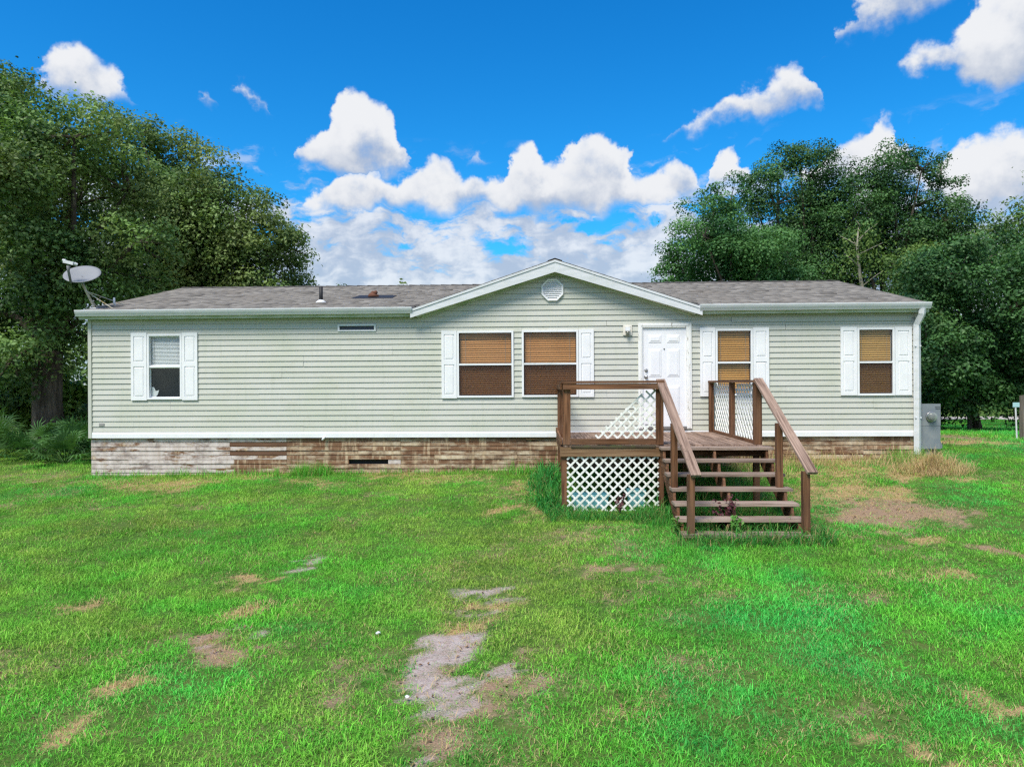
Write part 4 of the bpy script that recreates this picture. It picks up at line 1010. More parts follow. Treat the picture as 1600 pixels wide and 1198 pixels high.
# ------------------------------------------------------------------ trees
def leaf_mesh(name, Cn, Nm, size, rs_, m, parent, aspect=.55, lv=None):
    """two-triangle folded leaves at centres Cn with normals Nm"""
    n = len(Cn); Nm = Nm/np.linalg.norm(Nm, axis=1, keepdims=True)
    a = rs_.normal(size=(n, 3)); u = np.cross(Nm, a); u /= np.linalg.norm(u, axis=1, keepdims=True); v = np.cross(Nm, u)
    s = (size*rs_.uniform(.6, 1.35, n))[:, None]
    V = np.stack([Cn-u*s*.5, Cn+v*s*aspect*.5+Nm*s*.10, Cn+u*s*.5, Cn-v*s*aspect*.5+Nm*s*.10], 1).reshape(-1, 3)
    F = (np.array([(0, 1, 2), (0, 2, 3)])[None] + 4*np.arange(n)[:, None, None]).reshape(-1)
    me = np_mesh(name, V, F, 3)
    lv = rs_.uniform(0, 1, n) if lv is None else lv
    at = me.attributes.new('lv', 'FLOAT', 'FACE'); at.data.foreach_set('value', np.repeat(lv, 2).astype(np.float32))
    return mk_obj(name, me, m, parent)
def tree(name, label, base, lobes, lm, seed, tr=.3, leaf=.15, dens=1500, cat='tree', group=None, gap=.12, stems=1, bark='bark', low=0.0):
    rs_ = np.random.default_rng(seed); x, y = base; g = g1(x, y); root = empty(name, (x, y, g)); tag(root, label, cat, group)
    B0 = np.array([x, y, g]); L = np.array(lobes)
    mb = MB(); cen = L[:, :3].mean(0) - B0
    fork_h = max(1.2, min(3.0, .30*(L[:, 2].max()-g)))
    cl_c, cl_r = [], []
    tops = []
    for k in range(stems):
        off = np.array([rs_.uniform(-.3, .3)*(k > 0), rs_.uniform(-.3, .3)*(k > 0), 0])
        f = off + np.array([cen[0]*.12+rs_.normal()*.1, cen[1]*.1, fork_h])
        mb.tube([off+(0, 0, -.2), off+(0, 0, .15), off*.8+f*.5+(rs_.normal()*.05, 0, 0), f], [tr*1.45, tr*1.1, tr*.92, tr*.85], 12, True); tops.append(f)
    for (lx, ly, lz, lr) in lobes:
        c = np.array([lx, ly, lz]) - B0; f = tops[rs_.integers(len(tops))]
        dd = np.linalg.norm(c-f); mid = f + (c-f)*.5 + np.array([rs_.normal()*.25, rs_.normal()*.25, .12*dd*(1 if c[2] > f[2] else -.4)])
        r0 = tr*(.30+.12*lr)
        mb.tube([f-(0, 0, .15), f+(mid-f)*.5+(0, 0, .1), mid, c], [min(tr*.8, r0), r0*.75, r0*.5, r0*.2], 7)
        nclump = max(6, int(9*lr*lr+7))
        dirs = rs_.normal(size=(nclump, 3)); dirs /= np.linalg.norm(dirs, axis=1, keepdims=True); dirs[:, 2] = dirs[:, 2]*.9+.08
        rad = lr*(rs_.uniform(.25, 1.0, nclump)**.55)*rs_.uniform(.78, 1.24, nclump)
        cc = c + dirs*rad[:, None]
        for q in range(nclump):
            if q % 3 == 0: mb.tube([c, c+(cc[q]-c)*.5+rs_.normal(size=3)*.08, cc[q]], [r0*.22+.012, r0*.12+.01, .006], 5, False)
            if rs_.random() < gap: continue
            cl_c.append(cc[q]); cl_r.append(lr*rs_.uniform(.22, .46)+.10)
    mb.build('trunk', M[bark], root, True)
    P, N, LV = [], [], []
    tot = dens*np.sum(L[:, 3]**2); wts = np.array(cl_r)**2; wts /= wts.sum()
    for c, r_, w_ in zip(cl_c, cl_r, wts):
        n = max(12, int(tot*w_)); q = rs_.normal(size=(n, 3)); q /= np.linalg.norm(q, axis=1, keepdims=True)
        rr_ = r_*rs_.uniform(0, 1, n)**.36
        dn = (q[:, 2] < 0) & (rs_.random(n) < .5); q[dn, 2] *= -1
        pos = c + q*rr_[:, None]*np.array([1.18, 1.18, .92])
        strag = rs_.random(n) < .035; pos[strag] += q[strag]*r_*rs_.uniform(.1, .7, strag.sum())[:, None]
        P.append(pos); N.append(q*.7 + np.array([0, -.1, .45]) + rs_.normal(size=(n, 3))*.45)
        LV.append(np.clip(rs_.normal(.42+rs_.normal()*.36, .16, n) + .22*q[:, 2]*(rr_/r_), 0, 1))  # light and shade painted into leaf tone: clumps vary, clump tops paler
    P = np.concatenate(P); N = np.concatenate(N); LV = np.concatenate(LV)
    if low: keep = P[:, 2] > low; P, N, LV = P[keep], N[keep], LV[keep]
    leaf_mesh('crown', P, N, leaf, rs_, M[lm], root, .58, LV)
    return root
OAKF = [(-15.41,22.56,10.9,1.45),(-18.03,23.05,11.4,2.0),(-12.06,19.58,9.35,1.24),(-13.47,19.20,8.27,1.64),(-13.69,22.38,8.20,1.82),(-11.71,21.70,8.41,1.27),(-17.37,21.93,8.11,2.37),(-13.62,20.17,5.83,1.73),(-12.53,21.41,6.02,1.64),(-16.69,21.54,4.90,2.14),(-13.41,21.26,4.28,1.34),(-14.11,20.06,3.28,1.09),(-10.95,20.81,6.67,1.13),(-16.84,20.56,9.43,1.67),(-15.70,21.56,11.0,1.0),(-12.63,22.13,10.13,1.00),(-11.85,21.92,5.11,0.89)]
OAKB = [(-13.53,27.63,10.89,1.54),(-12.28,27.34,9.94,1.60),(-10.82,26.76,8.81,1.69),(-9.45,26.27,7.86,1.37),(-8.58,26.53,7.67,1.08),(-12.31,27.36,7.48,2.10),(-9.95,26.96,6.66,1.58),(-13.63,27.06,8.41,1.95),(-8.75,28.22,6.97,1.02),(-12.42,27.59,5.53,1.99),(-14.46,27.69,6.55,1.75),(-9.60,26.66,5.17,1.68),(-13.88,26.63,11.80,0.96)]
T1 = [(6.81,28.71,7.23,0.93),(7.64,28.14,8.27,1.32),(8.94,29.02,9.75,0.94),(9.63,30.41,8.18,1.70),(6.48,29.24,6.66,0.79),(10.20,28.20,7.63,1.40),(8.70,30.08,6.77,1.63),(8.22,29.27,10.08,0.53),(10.45,29.64,6.43,1.60)]
T2 = [(12.65,33.67,12.66,1.09),(14.10,33.50,12.21,1.27),(15.20,33.60,11.48,1.36),(12.12,32.67,10.65,1.47),(15.21,34.32,10.12,1.86),(13.52,34.37,9.06,2.01),(10.93,32.63,11.53,0.71),(15.55,33.75,8.17,1.98),(13.24,33.69,6.65,2.13),(13.43,32.95,12.80,0.77)]
T3 = [(17.25,32.06,11.77,1.16),(18.51,31.98,12.03,1.04),(19.71,32.54,11.75,0.82),(15.92,32.00,10.75,1.30),(18.37,32.79,10.50,1.54),(19.35,31.72,9.66,1.20),(17.04,33.09,8.79,1.85),(19.45,33.13,8.34,1.85),(15.29,31.92,9.44,1.30),(16.54,32.08,11.93,0.75),(20.66,32.67,9.13,1.03),(17.72,32.72,6.50,2.07)]
T4 = [(12.86,21.97,5.58,0.91),(13.42,21.24,5.66,1.15),(12.28,21.60,4.36,0.97),(14.53,22.68,4.45,1.53),(12.70,21.01,3.08,1.23),(15.83,23.40,3.24,1.58),(15.12,21.21,4.69,1.43),(15.47,22.85,6.52,0.93),(15.78,21.35,2.79,1.44),(13.31,22.88,2.71,0.87),(14.15,22.42,2.40,0.91),(15.38,22.01,2.20,0.79),(12.32,22.03,3.41,0.64),(17.05,22.48,5.83,1.42),(14.0,22.0,1.95,.8),(15.0,22.6,1.9,.8),(13.0,21.8,2.15,.7),(16.4,22.2,1.95,.9),(14.6,23.6,2.2,.9)]
T5 = [(19.39,27.18,7.89,1.10),(18.36,26.74,8.04,0.72),(19.88,26.20,8.39,1.42),(20.02,27.04,6.51,1.95),(23.13,28.79,7.54,2.34),(21.84,27.51,4.84,2.23),(17.65,26.42,7.26,0.71)]
TB = 'trees behind the house'
tree('oak_tree', 'huge spreading oak with thick trunk beside the left end of the house', (-13.75, 21.2), OAKF, 'oak', 1, .36, .122, 3500, gap=.10, stems=2)
tree('oak_tree', 'olive green oak rising behind the roof next to the satellite dish', (-11.7, 27.6), OAKB, 'oak2', 2, .32, .126, 3400)
tree('leafy_tree', 'lighter green tree just right of the front gable behind the roof', (8.8, 29.4), T1, 'mdgreen', 3, .22, .112, 4000)
tree('leafy_tree', 'tall dark green tree with rounded top, taller of the middle pair behind the roof', (13.3, 33.6), T2, 'dkgreen', 4, .3, .116, 3500, gap=.14)
tree('leafy_tree', 'tall dark tree with airy spreading top behind the right end of the roof', (17.4, 32.6), T3, 'dkgreen', 5, .3, .116, 3400, gap=.16)
tree('leafy_tree', 'dense low-branching tree overhanging the lawn beyond the meter cabinet', (15.6, 23.9), T4, 'dkgreen', 6, .17, .11, 3900, gap=.04)
tree('leafy_tree', 'thin dark tree at the far right edge behind the overhanging tree', (20.5, 27.4), T5, 'oak', 7, .26, .115, 2700, gap=.2)
tree('leafy_tree', 'yellow-green young tree between the dark trees and the roof end', (15.4, 26.6), [(14.6,26.4,6.6,.75),(15.5,26.6,6.9,.7),(16.4,26.9,6.5,.8),(15.2,26.5,5.6,.9),(16.2,26.8,5.4,.9),(14.3,26.6,5.2,.7),(15.6,26.7,4.3,.9)], 'ylgreen', 8, .12, .105, 2900)
# pale dying tree behind the roof
root = empty('bare_tree', (14.35, 29.0, g1(14.35, 29))); tag(root, 'pale nearly leafless slender tree in front of the dark trees', 'tree')
mb = MB(); rq = random.Random(4); hz = 8.3
mb.tube([(0,0,-.2),(.05,0,3),(.12,0,4.8),(-.12,0,6.2),(-.22,0,7.3),(-.16,0,8.1)], [.13,.11,.09,.07,.05,.02], 7)
for (z, dx_, dz) in ((5.6,.7,.7),(6.4,-.9,.6),(7.0,.8,.45),(7.3,-.8,.5),(7.6,.5,.6),(6.8,-.5,.9),(7.9,-.4,.4)):
    mb.tube([(-.12,0,z),(dx_*.5,rq.uniform(-.3,.3),z+dz*.6),(dx_,rq.uniform(-.4,.4),z+dz)], [.035,.022,.008], 5)
mb.build('trunk', M['palebark'], root, True)
rs_ = np.random.default_rng(14); n = 1100; q = rs_.normal(size=(n, 3))*np.array([.55,.5,.65]) + np.array([-.05,0,7.0])
leaf_mesh('crown', q, rs_.normal(size=(n, 3)), .12, rs_, M['ylgreen'], root)
# small tree tops just showing above the ridge
for (x, y, h, lab) in ((-9.6, 40.0, 8.25, 'small tree top just above the roof ridge near the vent pipe'), (-6.05, 40.0, 8.3, 'tiny tree top above the roof ridge left of the gable')):
    tree('distant_tree', lab, (x, y), [(x,y,h-.5,.45),(x+.3,y,h-1.2,.7),(x-.4,y,h-1.5,.7),(x,y,h-2.3,1.0)], 'oak2', int(h*10)+int(x), .1, .2, 500, gap=0)
# shrubs
def shrub(label, x, y, rr, hh, lm, seed, leaf=.12, dens=1500, group=None):
    r3 = random.Random(seed); g = g1(x, y)
    lobes = [(x+r3.uniform(-.6,.6)*rr, y+r3.uniform(-.4,.4)*rr, g+hh*(.25+.6*r3.random()), rr*r3.uniform(.4,.6)) for _ in range(7)]
    return tree('shrub', label, (x, y), lobes, lm, seed, .05, leaf, dens, 'shrub', group, gap=.05)
shrub('bright green shrub with sunlight put into its leaf colour between the oak trunk and the house corner', -15.5, 25.2, 1.2, 2.6, 'brightgreen', 31, .2)
shrub('bright yellow-green shrub left of the oak trunk', -17.0, 24.6, 1.5, 2.6, 'brightgreen', 32, .2)
shrub('dark shrub at the far left edge behind the palmettos', -17.2, 22.4, 1.3, 2.2, 'oak', 33, .16)
shrub('dark shrub close behind the left corner of the house', -13.6, 23.6, 1.0, 1.7, 'oak2', 34, .16)
shrub('dark low shrub under the overhanging tree by the meter cabinet', 12.9, 22.9, .75, 1.3, 'dkgreen', 35, .12, 1500)
shrub('drooping dark shrub beside the lone fence post', 14.6, 24.3, .6, .9, 'dkgreen', 36, .12, 1100)
# far wood that closes the view
rs_ = np.random.default_rng(77); n = 90000
xx = rs_.uniform(-95, 95, n); yy = rs_.uniform(56, 74, n); ht = 5.5+3.4*fbm(xx*.13, yy*.13, 3, 3)*1.2
P = np.stack([xx, yy, .2+ht*rs_.uniform(0, 1, n)**.75], 1)
o = leaf_mesh('woods', P, rs_.normal(size=(n, 3))+np.array([0, -.4, .5]), .42, rs_, M['oak'], None, .7); tag(o, 'dark distant wood beyond the lane', 'woods', kind='stuff')

# ------------------------------------------------------------------ palmettos and ferns under the oak
def palmetto(label, x, y, n, size, seed):
    r3 = random.Random(seed); g = g1(x, y); root = empty('palmetto', (x, y, g)); tag(root, label, 'palmetto', 'palmettos under the oak')
    for i in range(n):
        a = 2*math.pi*i/n + r3.uniform(-.3, .3); lean = r3.uniform(.25, 1.35); Ln = size*r3.uniform(.5, .8)
        tip = Vector((math.cos(a)*math.sin(lean), math.sin(a)*math.sin(lean), math.cos(lean)))*Ln
        mb = MB(); mb.tube([(0,0,0), tip*.5+Vector((0,0,.05)), tip], [.012,.010,.007], 5, False)
        t_ = tip.normalized(); sd = t_.cross(Vector((0,0,1))); sd = sd.normalized() if sd.length > .01 else Vector((1,0,0)); up = sd.cross(t_)
        for k in range(15):
            an = -1.9 + 3.8*k/14; dr = (t_*math.cos(an)+sd*math.sin(an)).normalized(); l2 = size*.55*r3.uniform(.8,1.1)*(1-.12*abs(an))
            e = tip + dr*l2 + Vector((0,0,-.28*l2*r3.uniform(.5,1.3))) + up*.05; m_ = tip+dr*l2*.5+up*.06; wv_ = dr.cross(up).normalized()*.022
            o_ = len(mb.v); mb.add([tip-wv_*.3, tip+wv_*.3, m_+wv_, m_-wv_, e], [(0,1,2,3),(3,2,4)])
        o = mb.build('frond', M['frond'], root); at = o.data.attributes.new('lv', 'FLOAT', 'FACE'); at.data.foreach_set('value', [r3.uniform(0, 1)]*len(o.data.polygons))
for (x, y, n, s, sd, lab) in ((-13.9,18.8,21,1.35,1,'large dark palmetto at the left edge of the lawn under the oak'),(-12.6,18.6,20,1.15,2,'dark palmetto in front of the oak trunk'),(-11.4,18.5,20,1.0,3,'lighter palmetto between the oak trunk and the house corner'),
    (-11.15,17.7,20,.9,4,'small palmetto nearest the house corner'),(-15.4,19.6,20,1.4,5,'tall palmetto at the far left edge of the photo'),(-12.0,19.6,19,1.2,6,'palmetto close against the base of the oak trunk'),(-12.3,20.3,12,1.2,7,'shaded palmetto behind the smallest one near the house')):
    palmetto(lab, x, y, n, s, sd)

# ------------------------------------------------------------------ grass
def blade_mat(name, green, yel, blue, dryc, trans=.35, typ='INSTANCER'):
    m = bpy.data.materials.new(name); m.use_nodes = True; t = NT(m.node_tree); t.n.clear()
    out = t.new('ShaderNodeOutputMaterial')
    def A(nm, ty):
        q = t.new('ShaderNodeAttribute'); q.attribute_name = nm; q.attribute_type = ty; return q.outputs['Fac']
    hue, dry, lv = A('hue', typ), A('dry', typ), A('lv', 'GEOMETRY')
    c = t.mix(t.mrange(hue, .0, .5), yel, green); c = t.mix(t.mrange(hue, .5, 1.0), c, blue)
    c = t.mix(1.0, c, t.ramp(lv, [(0, (.68,.68,.68)), (.5, (1.08,1.08,1.08)), (1, (1.65,1.5,1.7))]), 'MULTIPLY')
    if typ == 'INSTANCER': c = t.vec('SCALE', c, scale=A('val', typ))
    isdry = t.mrange(t.math('ADD', dry, t.math('MULTIPLY', t.math('SUBTRACT', t.math('FRACT', t.math('MULTIPLY', lv, 7.31)), .5), .9)), .38, .62)
    c = t.mix(isdry, c, dryc)
    d1 = t.new('ShaderNodeBsdfPrincipled'); t.l.new(c, d1.inputs['Base Color']); d1.inputs['Roughness'].default_value = .6; d1.inputs['Specular IOR Level'].default_value = .15
    tr = t.new('ShaderNodeBsdfTranslucent'); t.l.new(c, tr.inputs[0]); mx = t.new('ShaderNodeMixShader'); mx.inputs[0].default_value = trans
    t.l.new(d1.outputs[0], mx.inputs[1]); t.l.new(tr.outputs[0], mx.inputs[2]); t.l.new(mx.outputs[0], out.inputs[0]); return m
GC = ((.115,.430,.038), (.230,.405,.056), (.055,.430,.074), (.60,.45,.23))
M['blade'] = blade_mat('grass_blades', *GC)
M['blade_dark'] = blade_mat('dark_weed_blades', (.065,.265,.035), (.13,.26,.04), (.035,.265,.06), (.40,.30,.14), typ='GEOMETRY')
M['blade_own'] = blade_mat('tall_grass_blades', *GC, typ='GEOMETRY')
def blades(n, base, h0, h1, wid, lean0, lean1, rs_, curl=1.0):
    """curved blades: 2 quads-worth of geometry each; base (n,3)"""
    h = rs_.uniform(h0, h1, n); a = rs_.uniform(0, 2*np.pi, n); ln = rs_.uniform(lean0, lean1, n)
    dr = np.stack([np.cos(a), np.sin(a), np.zeros(n)], 1); sd = np.stack([-np.sin(a+rs_.normal(0,.6,n)), np.cos(a), np.zeros(n)], 1); wd_ = (wid*rs_.uniform(.7, 1.3, n))[:, None]
    up = np.array([0, 0, 1.]); h = h[:, None]; ln = ln[:, None]
    m1 = base + up*h*.55*np.cos(ln*.5) + dr*h*.55*np.sin(ln*.5)
    tp = m1 + up*h*.5*np.cos(ln*(1+curl*.5)) + dr*h*.5*np.sin(ln*(1+curl*.5))
    V = np.stack([base-sd*wd_*.5, base+sd*wd_*.5, m1+sd*wd_*.42, m1-sd*wd_*.42, tp], 1).reshape(-1, 3)
    F = (np.array([(0,1,2),(0,2,3),(3,2,4)])[None]+5*np.arange(n)[:, None, None]).reshape(-1)
    return V, F
clumps = bpy.data.collections.new('grass_clumps')
for k in range(10):
    rs_ = np.random.default_rng(100+k); n = 32; r_ = .095*np.sqrt(rs_.uniform(0, 1, n)); a = rs_.uniform(0, 2*np.pi, n)
    base = np.stack([r_*np.cos(a), r_*np.sin(a), np.full(n, -.012)], 1)
    V, F = blades(n, base, .027, .070, .0044, .35, 1.55, rs_)
    me = np_mesh('grass_clump', V, F, 3); at = me.attributes.new('lv', 'FLOAT', 'FACE'); at.data.foreach_set('value', np.repeat(rs_.uniform(0, 1, n), 3).astype(np.float32))
    me.materials.append(M['blade']); o = bpy.data.objects.new('grass_clump', me); clumps.objects.link(o)
def scatter(xa, xb, ya, yb, dens, sc0, sc1, seed, test):
    rs_ = np.random.default_rng(seed); n = int((xb-xa)*(yb-ya)*dens)
    x = rs_.uniform(xa, xb, n); y = rs_.uniform(ya, yb, n); k = test(x, y); x, y = x[k], y[k]
    W_ = wear(x, y); p_ = 1 - np.clip(W_['s']*.97 + W_['b']*.34 + W_['t']*.15, 0, .955); k = rs_.random(len(x)) < p_
    x, y = x[k], y[k]; dry = np.clip(W_['t'][k]*.70 + W_['b'][k]*.66 + W_['s'][k]*.25 + .05 + (fbm(x*2.3, y*2.3, 3, 41)-.5)*.5, 0, 1)
    hue = np.clip(.33 + (fbm(x*.45, y*.45, 3, 51)-.5)*1.3 + (fbm(x*1.9, y*1.9, 4, 53)-.5)*1.0 + np.clip((x-.5)*.08, -.08, .32), 0, 1)
    hgt = (.55+.9*fbm(x*1.1, y*1.1, 3, 61))*rs_.uniform(sc0, sc1, len(x))*(1-.5*np.clip(W_['b'][k]+W_['s'][k], 0, 1))
    val = np.clip(1.16 + (fbm(x*.75+3, y*.75, 4, 71)-.5)*.85 + (fbm(x*4.5, y*4.5, 3, 73)-.5)*.75, .55, 1.4)
    return x, y, dry, hue, hgt, val
def house_local(x, y):
    c, s = math.cos(-TH), math.sin(-TH); yy = y-14.8; return x*c - yy*s, x*s + yy*c
def free(x, y):
    lx, ly = house_local(x, y)
    return ~((lx > XL-.02) & (lx < XR+.02) & (ly > .0) & (ly < DEPTH)) & (np.abs(x) < .80*y+4.0)
parts_ = [scatter(-11.5, 11.5, 2.6, 9, 215, .85, 1.25, 1, free), scatter(-16.5, 17, 9, 15.6, 150, .85, 1.25, 2, free),
          scatter(8, 26, 13.5, 37.5, 34, 1.3, 2.1, 3, lambda x, y: free(x, y) & ((y > 15.6) | (x > 15))), scatter(-22, -8.8, 15.6, 26, 30, 1.2, 2.0, 4, free)]
gxx, gyy, dry, hue, hgt, val_ = [np.concatenate(q) for q in zip(*parts_)]
NP = len(gxx); pv_ = np.stack([gxx, gyy, gnd(gxx, gyy)], 1)
gme = bpy.data.meshes.new('lawn_grass'); gme.vertices.add(NP); gme.vertices.foreach_set('co', pv_.astype(np.float32).ravel())
rs_ = np.random.default_rng(9)
rot = np.stack([rs_.normal(0, .12, NP), rs_.normal(0, .12, NP), rs_.uniform(0, 6.283, NP)], 1)
scl = np.stack([np.clip(hgt*1.1, .7, 2.4)]*2 + [hgt], 1)
for nm, ty, val in (('rot', 'FLOAT_VECTOR', rot), ('scl', 'FLOAT_VECTOR', scl)):
    at = gme.attributes.new(nm, ty, 'POINT'); at.data.foreach_set('vector', val.astype(np.float32).ravel())
for nm, val in (('dry', dry), ('hue', hue), ('val', val_)):
    at = gme.attributes.new(nm, 'FLOAT', 'POINT'); at.data.foreach_set('value', val.astype(np.float32))
at = gme.attributes.new('pick', 'INT', 'POINT'); at.data.foreach_set('value', rs_.integers(0, 10, NP).astype(np.int32))
gme.materials.append(M['blade'])
grass = bpy.data.objects.new('lawn_grass', gme); col.objects.link(grass); tag(grass, 'short patchy green lawn grass in front of the house', 'grass', kind='stuff')
ng = bpy.data.node_groups.new('grass_instances', 'GeometryNodeTree')
ng.interface.new_socket('Geometry', in_out='INPUT', socket_type='NodeSocketGeometry'); ng.interface.new_socket('Geometry', in_out='OUTPUT', socket_type='NodeSocketGeometry')
gi = ng.nodes.new('NodeGroupInput'); go = ng.nodes.new('NodeGroupOutput'); ip = ng.nodes.new('GeometryNodeInstanceOnPoints'); ci = ng.nodes.new('GeometryNodeCollectionInfo')
ci.inputs['Collection'].default_value = clumps; ci.inputs['Separate Children'].default_value = True; ci.inputs['Reset Children'].default_value = True
m2p = ng.nodes.new('GeometryNodeMeshToPoints'); ng.links.new(gi.outputs[0], m2p.inputs['Mesh']); ng.links.new(m2p.outputs[0], ip.inputs['Points'])
ng.links.new(ci.outputs[0], ip.inputs['Instance']); ip.inputs['Pick Instance'].default_value = True
def named(nm, ty):
    q = ng.nodes.new('GeometryNodeInputNamedAttribute'); q.data_type = ty; q.inputs['Name'].default_value = nm; return q.outputs[0]
ng.links.new(named('pick', 'INT'), ip.inputs['Instance Index']); ng.links.new(named('scl', 'FLOAT_VECTOR'), ip.inputs['Scale'])
e2r = ng.nodes.new('FunctionNodeEulerToRotation'); ng.links.new(named('rot', 'FLOAT_VECTOR'), e2r.inputs[0]); ng.links.new(e2r.outputs[0], ip.inputs['Rotation'])
ng.links.new(ip.outputs[0], go.inputs[0])
grass.modifiers.new('blades', 'NODES').node_group = ng

# taller weeds, one mass per place
def weeds(name, label, spots, h0, h1, wid, lean0, lean1, hue_, dry_, seed, kind='stuff', cat='weeds', local=True, curl=1.0, m='blade_own'):
    rs_ = np.random.default_rng(seed); VV, FF, H, D_, LVs = [], [], [], [], []; off = 0
    for (x0, x1, y0, y1, n, hs_) in spots:
        x = rs_.uniform(x0, x1, n); y = rs_.uniform(y0, y1, n)
        k = fbm(x*2.1+seed, y*2.1, 3, seed) > .36; x, y = x[k], y[k]; n = len(x)
        if local:
            c, s = math.cos(TH), math.sin(TH); x, y = x*c - y*s, x*s + y*c + 14.8
        V, F = blades(n, np.stack([x, y, gnd(x, y)-.01], 1), h0*hs_, h1*hs_, wid, lean0, lean1, rs_, curl)
        VV.append(V); FF.append(F+off); off += len(V)
        H.append(np.clip(rs_.normal(hue_, .15, n), 0, 1)); D_.append(np.clip(rs_.normal(dry_, .12, n), 0, 1)); LVs.append(rs_.uniform(0, 1, n))
    me = np_mesh(name, np.concatenate(VV), np.concatenate(FF), 3)
    for nm, val in (('hue', H), ('dry', D_), ('lv', LVs)):
        at = me.attributes.new(nm, 'FLOAT', 'FACE'); at.data.foreach_set('value', np.repeat(np.concatenate(val), 3).astype(np.float32))
    o = mk_obj(name, me, M[m]); tag(o, label, cat, kind=kind); return o
weeds('weeds', 'lush tall green weeds against the left side of the deck', [(.55,.93,-3.0,-.1,1300,.9),(.6,.95,-3.3,-2.0,450,.7),(.35,.7,-2.6,-.2,350,.6)], .14, .55, .014, .5, 1.9, .75, .05, 1, m='blade_dark')
weeds('weeds', 'long green grass along the foot of the lattice under the deck', [(.7,2.9,-3.75,-3.12,2300,1.0),(2.0,2.62,-4.3,-3.1,800,1.1),(.9,2.5,-3.0,-.3,900,1.3)], .10, .28, .008, .4, 1.6, .62, .12, 2, m='blade_dark')
weeds('weeds', 'long grass growing round the foot of the stairs', [(2.4,4.5,-5.35,-4.95,1500,1.0),(2.65,4.15,-4.85,-3.3,1500,1.2),(4.25,4.6,-4.9,-3.2,350,.9),(2.5,4.2,-3.0,-.4,1600,2.4)], .10, .32, .008, .4, 1.6, .6, .18, 3, m='blade_dark')
weeds('weeds', 'dry straw-coloured weeds against the skirting right of the stairs', [(4.4,8.1,-.75,-.03,1200,1.05),(4.5,6.4,-.6,-.1,420,1.3),(4.3,5.4,-1.6,-.2,400,.8)], .14, .46, .005, .4, 1.8, .3, .80, 4, curl=1.4)
weeds('weeds', 'green tufts at the foot of the downspout corner', [(7.55,8.3,-.55,-.02,500,1.0),(4.4,5.4,-.9,-.1,300,.9)], .12, .38, .006, .2, 1.0, .4, .25, 5)
weeds('weeds', 'green tuft along the stripped part of the skirting', [(-4.9,-3.8,-.45,0,1100,1.1),(-.2,.5,-.4,0,260,1.0),(-8.9,.8,-.26,.0,2300,.6),(-9.0,-5.0,-.5,-.1,500,.7),(-7.2,-6.4,-.3,0,120,1.0)], .10, .34, .007, .15, 1.1, .5, .18, 6)
# straw heap at the corner
hp = empty('straw_heap', (7.86, 13.25, g1(7.86, 13.25))); tag(hp, 'raked heap of dry straw below the meter cabinet', 'straw heap')
mb = MB(); seg, rings = 22, 6; rq = random.Random(3); vs, fs = [], []
for r_ in range(rings+1):
    for k in range(seg):
        a = 2*math.pi*k/seg; q = r_/rings; rad = q*(1+.18*math.sin(3*a+1)+.1*math.sin(7*a)); hz = .20*(1-q)**1.3 + rq.uniform(-.02, .02) - .05*(r_ == rings)
        lx, ly = rad*.52*math.cos(a), rad*.38*math.sin(a); vs.append((lx, ly, hz + g1(7.86+lx, 13.25+ly)-g1(7.86, 13.25)))
for r_ in range(rings):
    for k in range(seg): a = r_*seg; b = (k+1) % seg; fs.append((a+k, a+seg+k, a+seg+b, a+b))
mb.add(vs, fs); mb.build('mound', mat('dark_rotten_straw', (.08,.05,.03), .95, lambda t, b: t.mix(t.noise(oc(t), 22, 5)[0], (.06,.036,.02), (.34,.23,.12))), hp, True)
rs_ = np.random.default_rng(8); n = 2000; a = rs_.uniform(0, 6.283, n); q = rs_.uniform(0, 1.35, n)**.8
lx, ly = q*.56*np.cos(a), q*.42*np.sin(a); base = np.stack([lx, ly, .20*np.clip(1-q, 0, 1)**1.2 - .01 + gnd(lx+7.86, ly+13.25)-g1(7.86, 13.25)], 1)
V, F = blades(n, base, .10, .46, .006, .5, 2.3, rs_, .5)
me = np_mesh('straw', V, F, 3)
for nm, val in (('hue', np.full(n, .2)), ('dry', np.clip(rs_.normal(.9, .1, n), 0, 1)), ('lv', rs_.uniform(0, 1, n))):
    at = me.attributes.new(nm, 'FLOAT', 'FACE'); at.data.foreach_set('value', np.repeat(val, 3).astype(np.float32))
o = mk_obj('straw', me, M['blade_own'], hp); o['kind'] = 'stuff'
rs_ = np.random.default_rng(55); n = 60000; x = rs_.uniform(-7, 9, n); y = rs_.uniform(4, 14, n); k = free(x, y); x, y = x[k], y[k]
W_ = wear(x, y); k = rs_.random(len(x)) < np.clip(W_['s']*.55 + W_['b']*1.0 + W_['t']*.8, 0, 1)*.55 + .012; x, y = x[k], y[k]; n = len(x)
V, F = blades(n, np.stack([x, y, gnd(x, y)+rs_.uniform(.002, .02, n)], 1), .02, .10, .0045, 1.35, 1.62, rs_, .0)
me = np_mesh('straw_litter', V, F, 3)
for nm, val in (('hue', np.full(n, .1)), ('dry', rs_.uniform(.5, 1.3, n)), ('lv', rs_.uniform(0, 1, n))):
    at = me.attributes.new(nm, 'FLOAT', 'FACE'); at.data.foreach_set('value', np.repeat(val, 3).astype(np.float32))
o = mk_obj('straw_litter', me, M['blade_own']); tag(o, 'dry stalks lying loose on the bare patches of the lawn', 'litter', kind='stuff')
rs_ = np.random.default_rng(56); k = rs_.random(n) < .25; xg, yg = x[k]+rs_.normal(0, .05, k.sum()), y[k]+rs_.normal(0, .05, k.sum()); n2_ = len(xg)
M['litter'] = leafmat('fallen_leaves', (.10,.055,.03), (.26,.16,.085), (.19,.11,.06), .1)
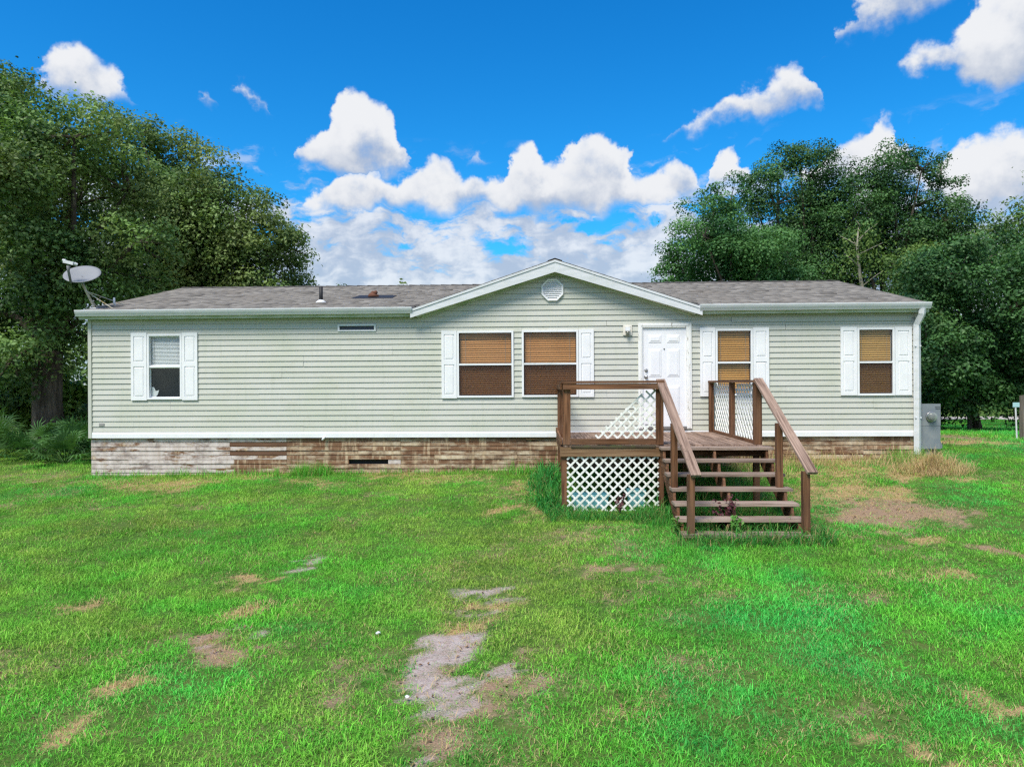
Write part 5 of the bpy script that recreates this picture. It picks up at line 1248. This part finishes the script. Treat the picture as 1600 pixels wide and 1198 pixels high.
o = leaf_mesh('fallen_leaves', np.stack([xg, yg, gnd(xg, yg)+.012], 1), rs_.normal(size=(n2_, 3))*.35+np.array([0, 0, 1.]), .034, rs_, M['litter'], None, .6); tag(o, 'small brown leaf scraps strewn over the worn lawn', 'litter', kind='stuff')
# leafy plants on and under the stairs
def leafy(name, label, x, y, z, n, spread, hh, leaf, m, seed, cat='plant'):
    v = H2W @ Vector((x, y, 0)); root = empty(name, (v.x, v.y, z)); tag(root, label, cat); rs_ = np.random.default_rng(seed); mb = MB(); P, N = [], []
    for i in range(max(5, n//14)):
        a = rs_.uniform(0, 6.28); rr_ = spread*rs_.uniform(.1, .9); tip = np.array([rr_*math.cos(a), rr_*math.sin(a), hh*rs_.uniform(.55, 1)])
        mb.tube([(0,0,-.02), tip*.55+np.array([0,0,.03]), tip], [.006,.005,.003], 5, False)
        for k in range(14):
            t_ = rs_.uniform(.3, 1.05); P.append(tip*t_ + rs_.normal(0, spread*.10, 3)); N.append(np.array([math.cos(a)*.4, math.sin(a)*.4-.3, .8])+rs_.normal(0, .4, 3))
    mb.build('stem', M['weedleaf'] if m != 'purple' else M['purple'], root)
    leaf_mesh('leaves', np.array(P), np.array(N), leaf, rs_, M[m], root, .6); return root
leafy('purple_plant', 'purple-leaved plant growing up through the stair treads', 3.22, -4.46, gl_(3.22, -4.46), 170, .19, .52, .06, 'purple', 1)
leafy('weed_plant', 'bright broad-leaved weed poking out above the lowest stair tread', 3.30, -4.86, gl_(3.3, -4.86), 60, .17, .27, .075, 'weedleaf', 2)
leafy('weed_plant', 'broad-leaved weed at the foot of the left newel post', 2.48, -4.75, gl_(2.48, -4.75), 60, .12, .30, .06, 'weedleaf', 3)
leafy('purple_plant', 'small purple weed at the foot of the lattice', 1.86, -3.28, gl_(1.86, -3.28), 60, .12, .30, .05, 'purple', 4)
leafy('weed_plant', 'green weed behind the stair treads under the deck', 3.55, -2.6, gl_(3.55, -2.6), 160, .35, .75, .08, 'weedleaf', 5)
# litter in the grass
def scrap(x, y, s, label):
    g = g1(x, y); mb = MB(); rq = random.Random(int(s*1000)); vs = []
    for z in (0, 1):
        for k in range(7): a = 2*math.pi*k/7; r_ = s*rq.uniform(.6, 1.1); vs.append((x+r_*math.cos(a), y+r_*math.sin(a), g+.03+z*s*.5+rq.uniform(0, s*.3)))
    fs = [tuple(range(7))[::-1], tuple(range(7, 14))] + [(i, (i+1) % 7, 7+(i+1) % 7, 7+i) for i in range(7)]
    mb.add(vs, fs); tag(mb.build('paper_scrap', M['white']), label, 'litter')
scrap(-1.25, 6.56, .022, 'small white scrap in the grass left of the bare sand patch')
scrap(-.79, 5.26, .018, 'tiny white scrap in the grass at the lower edge of the sand')
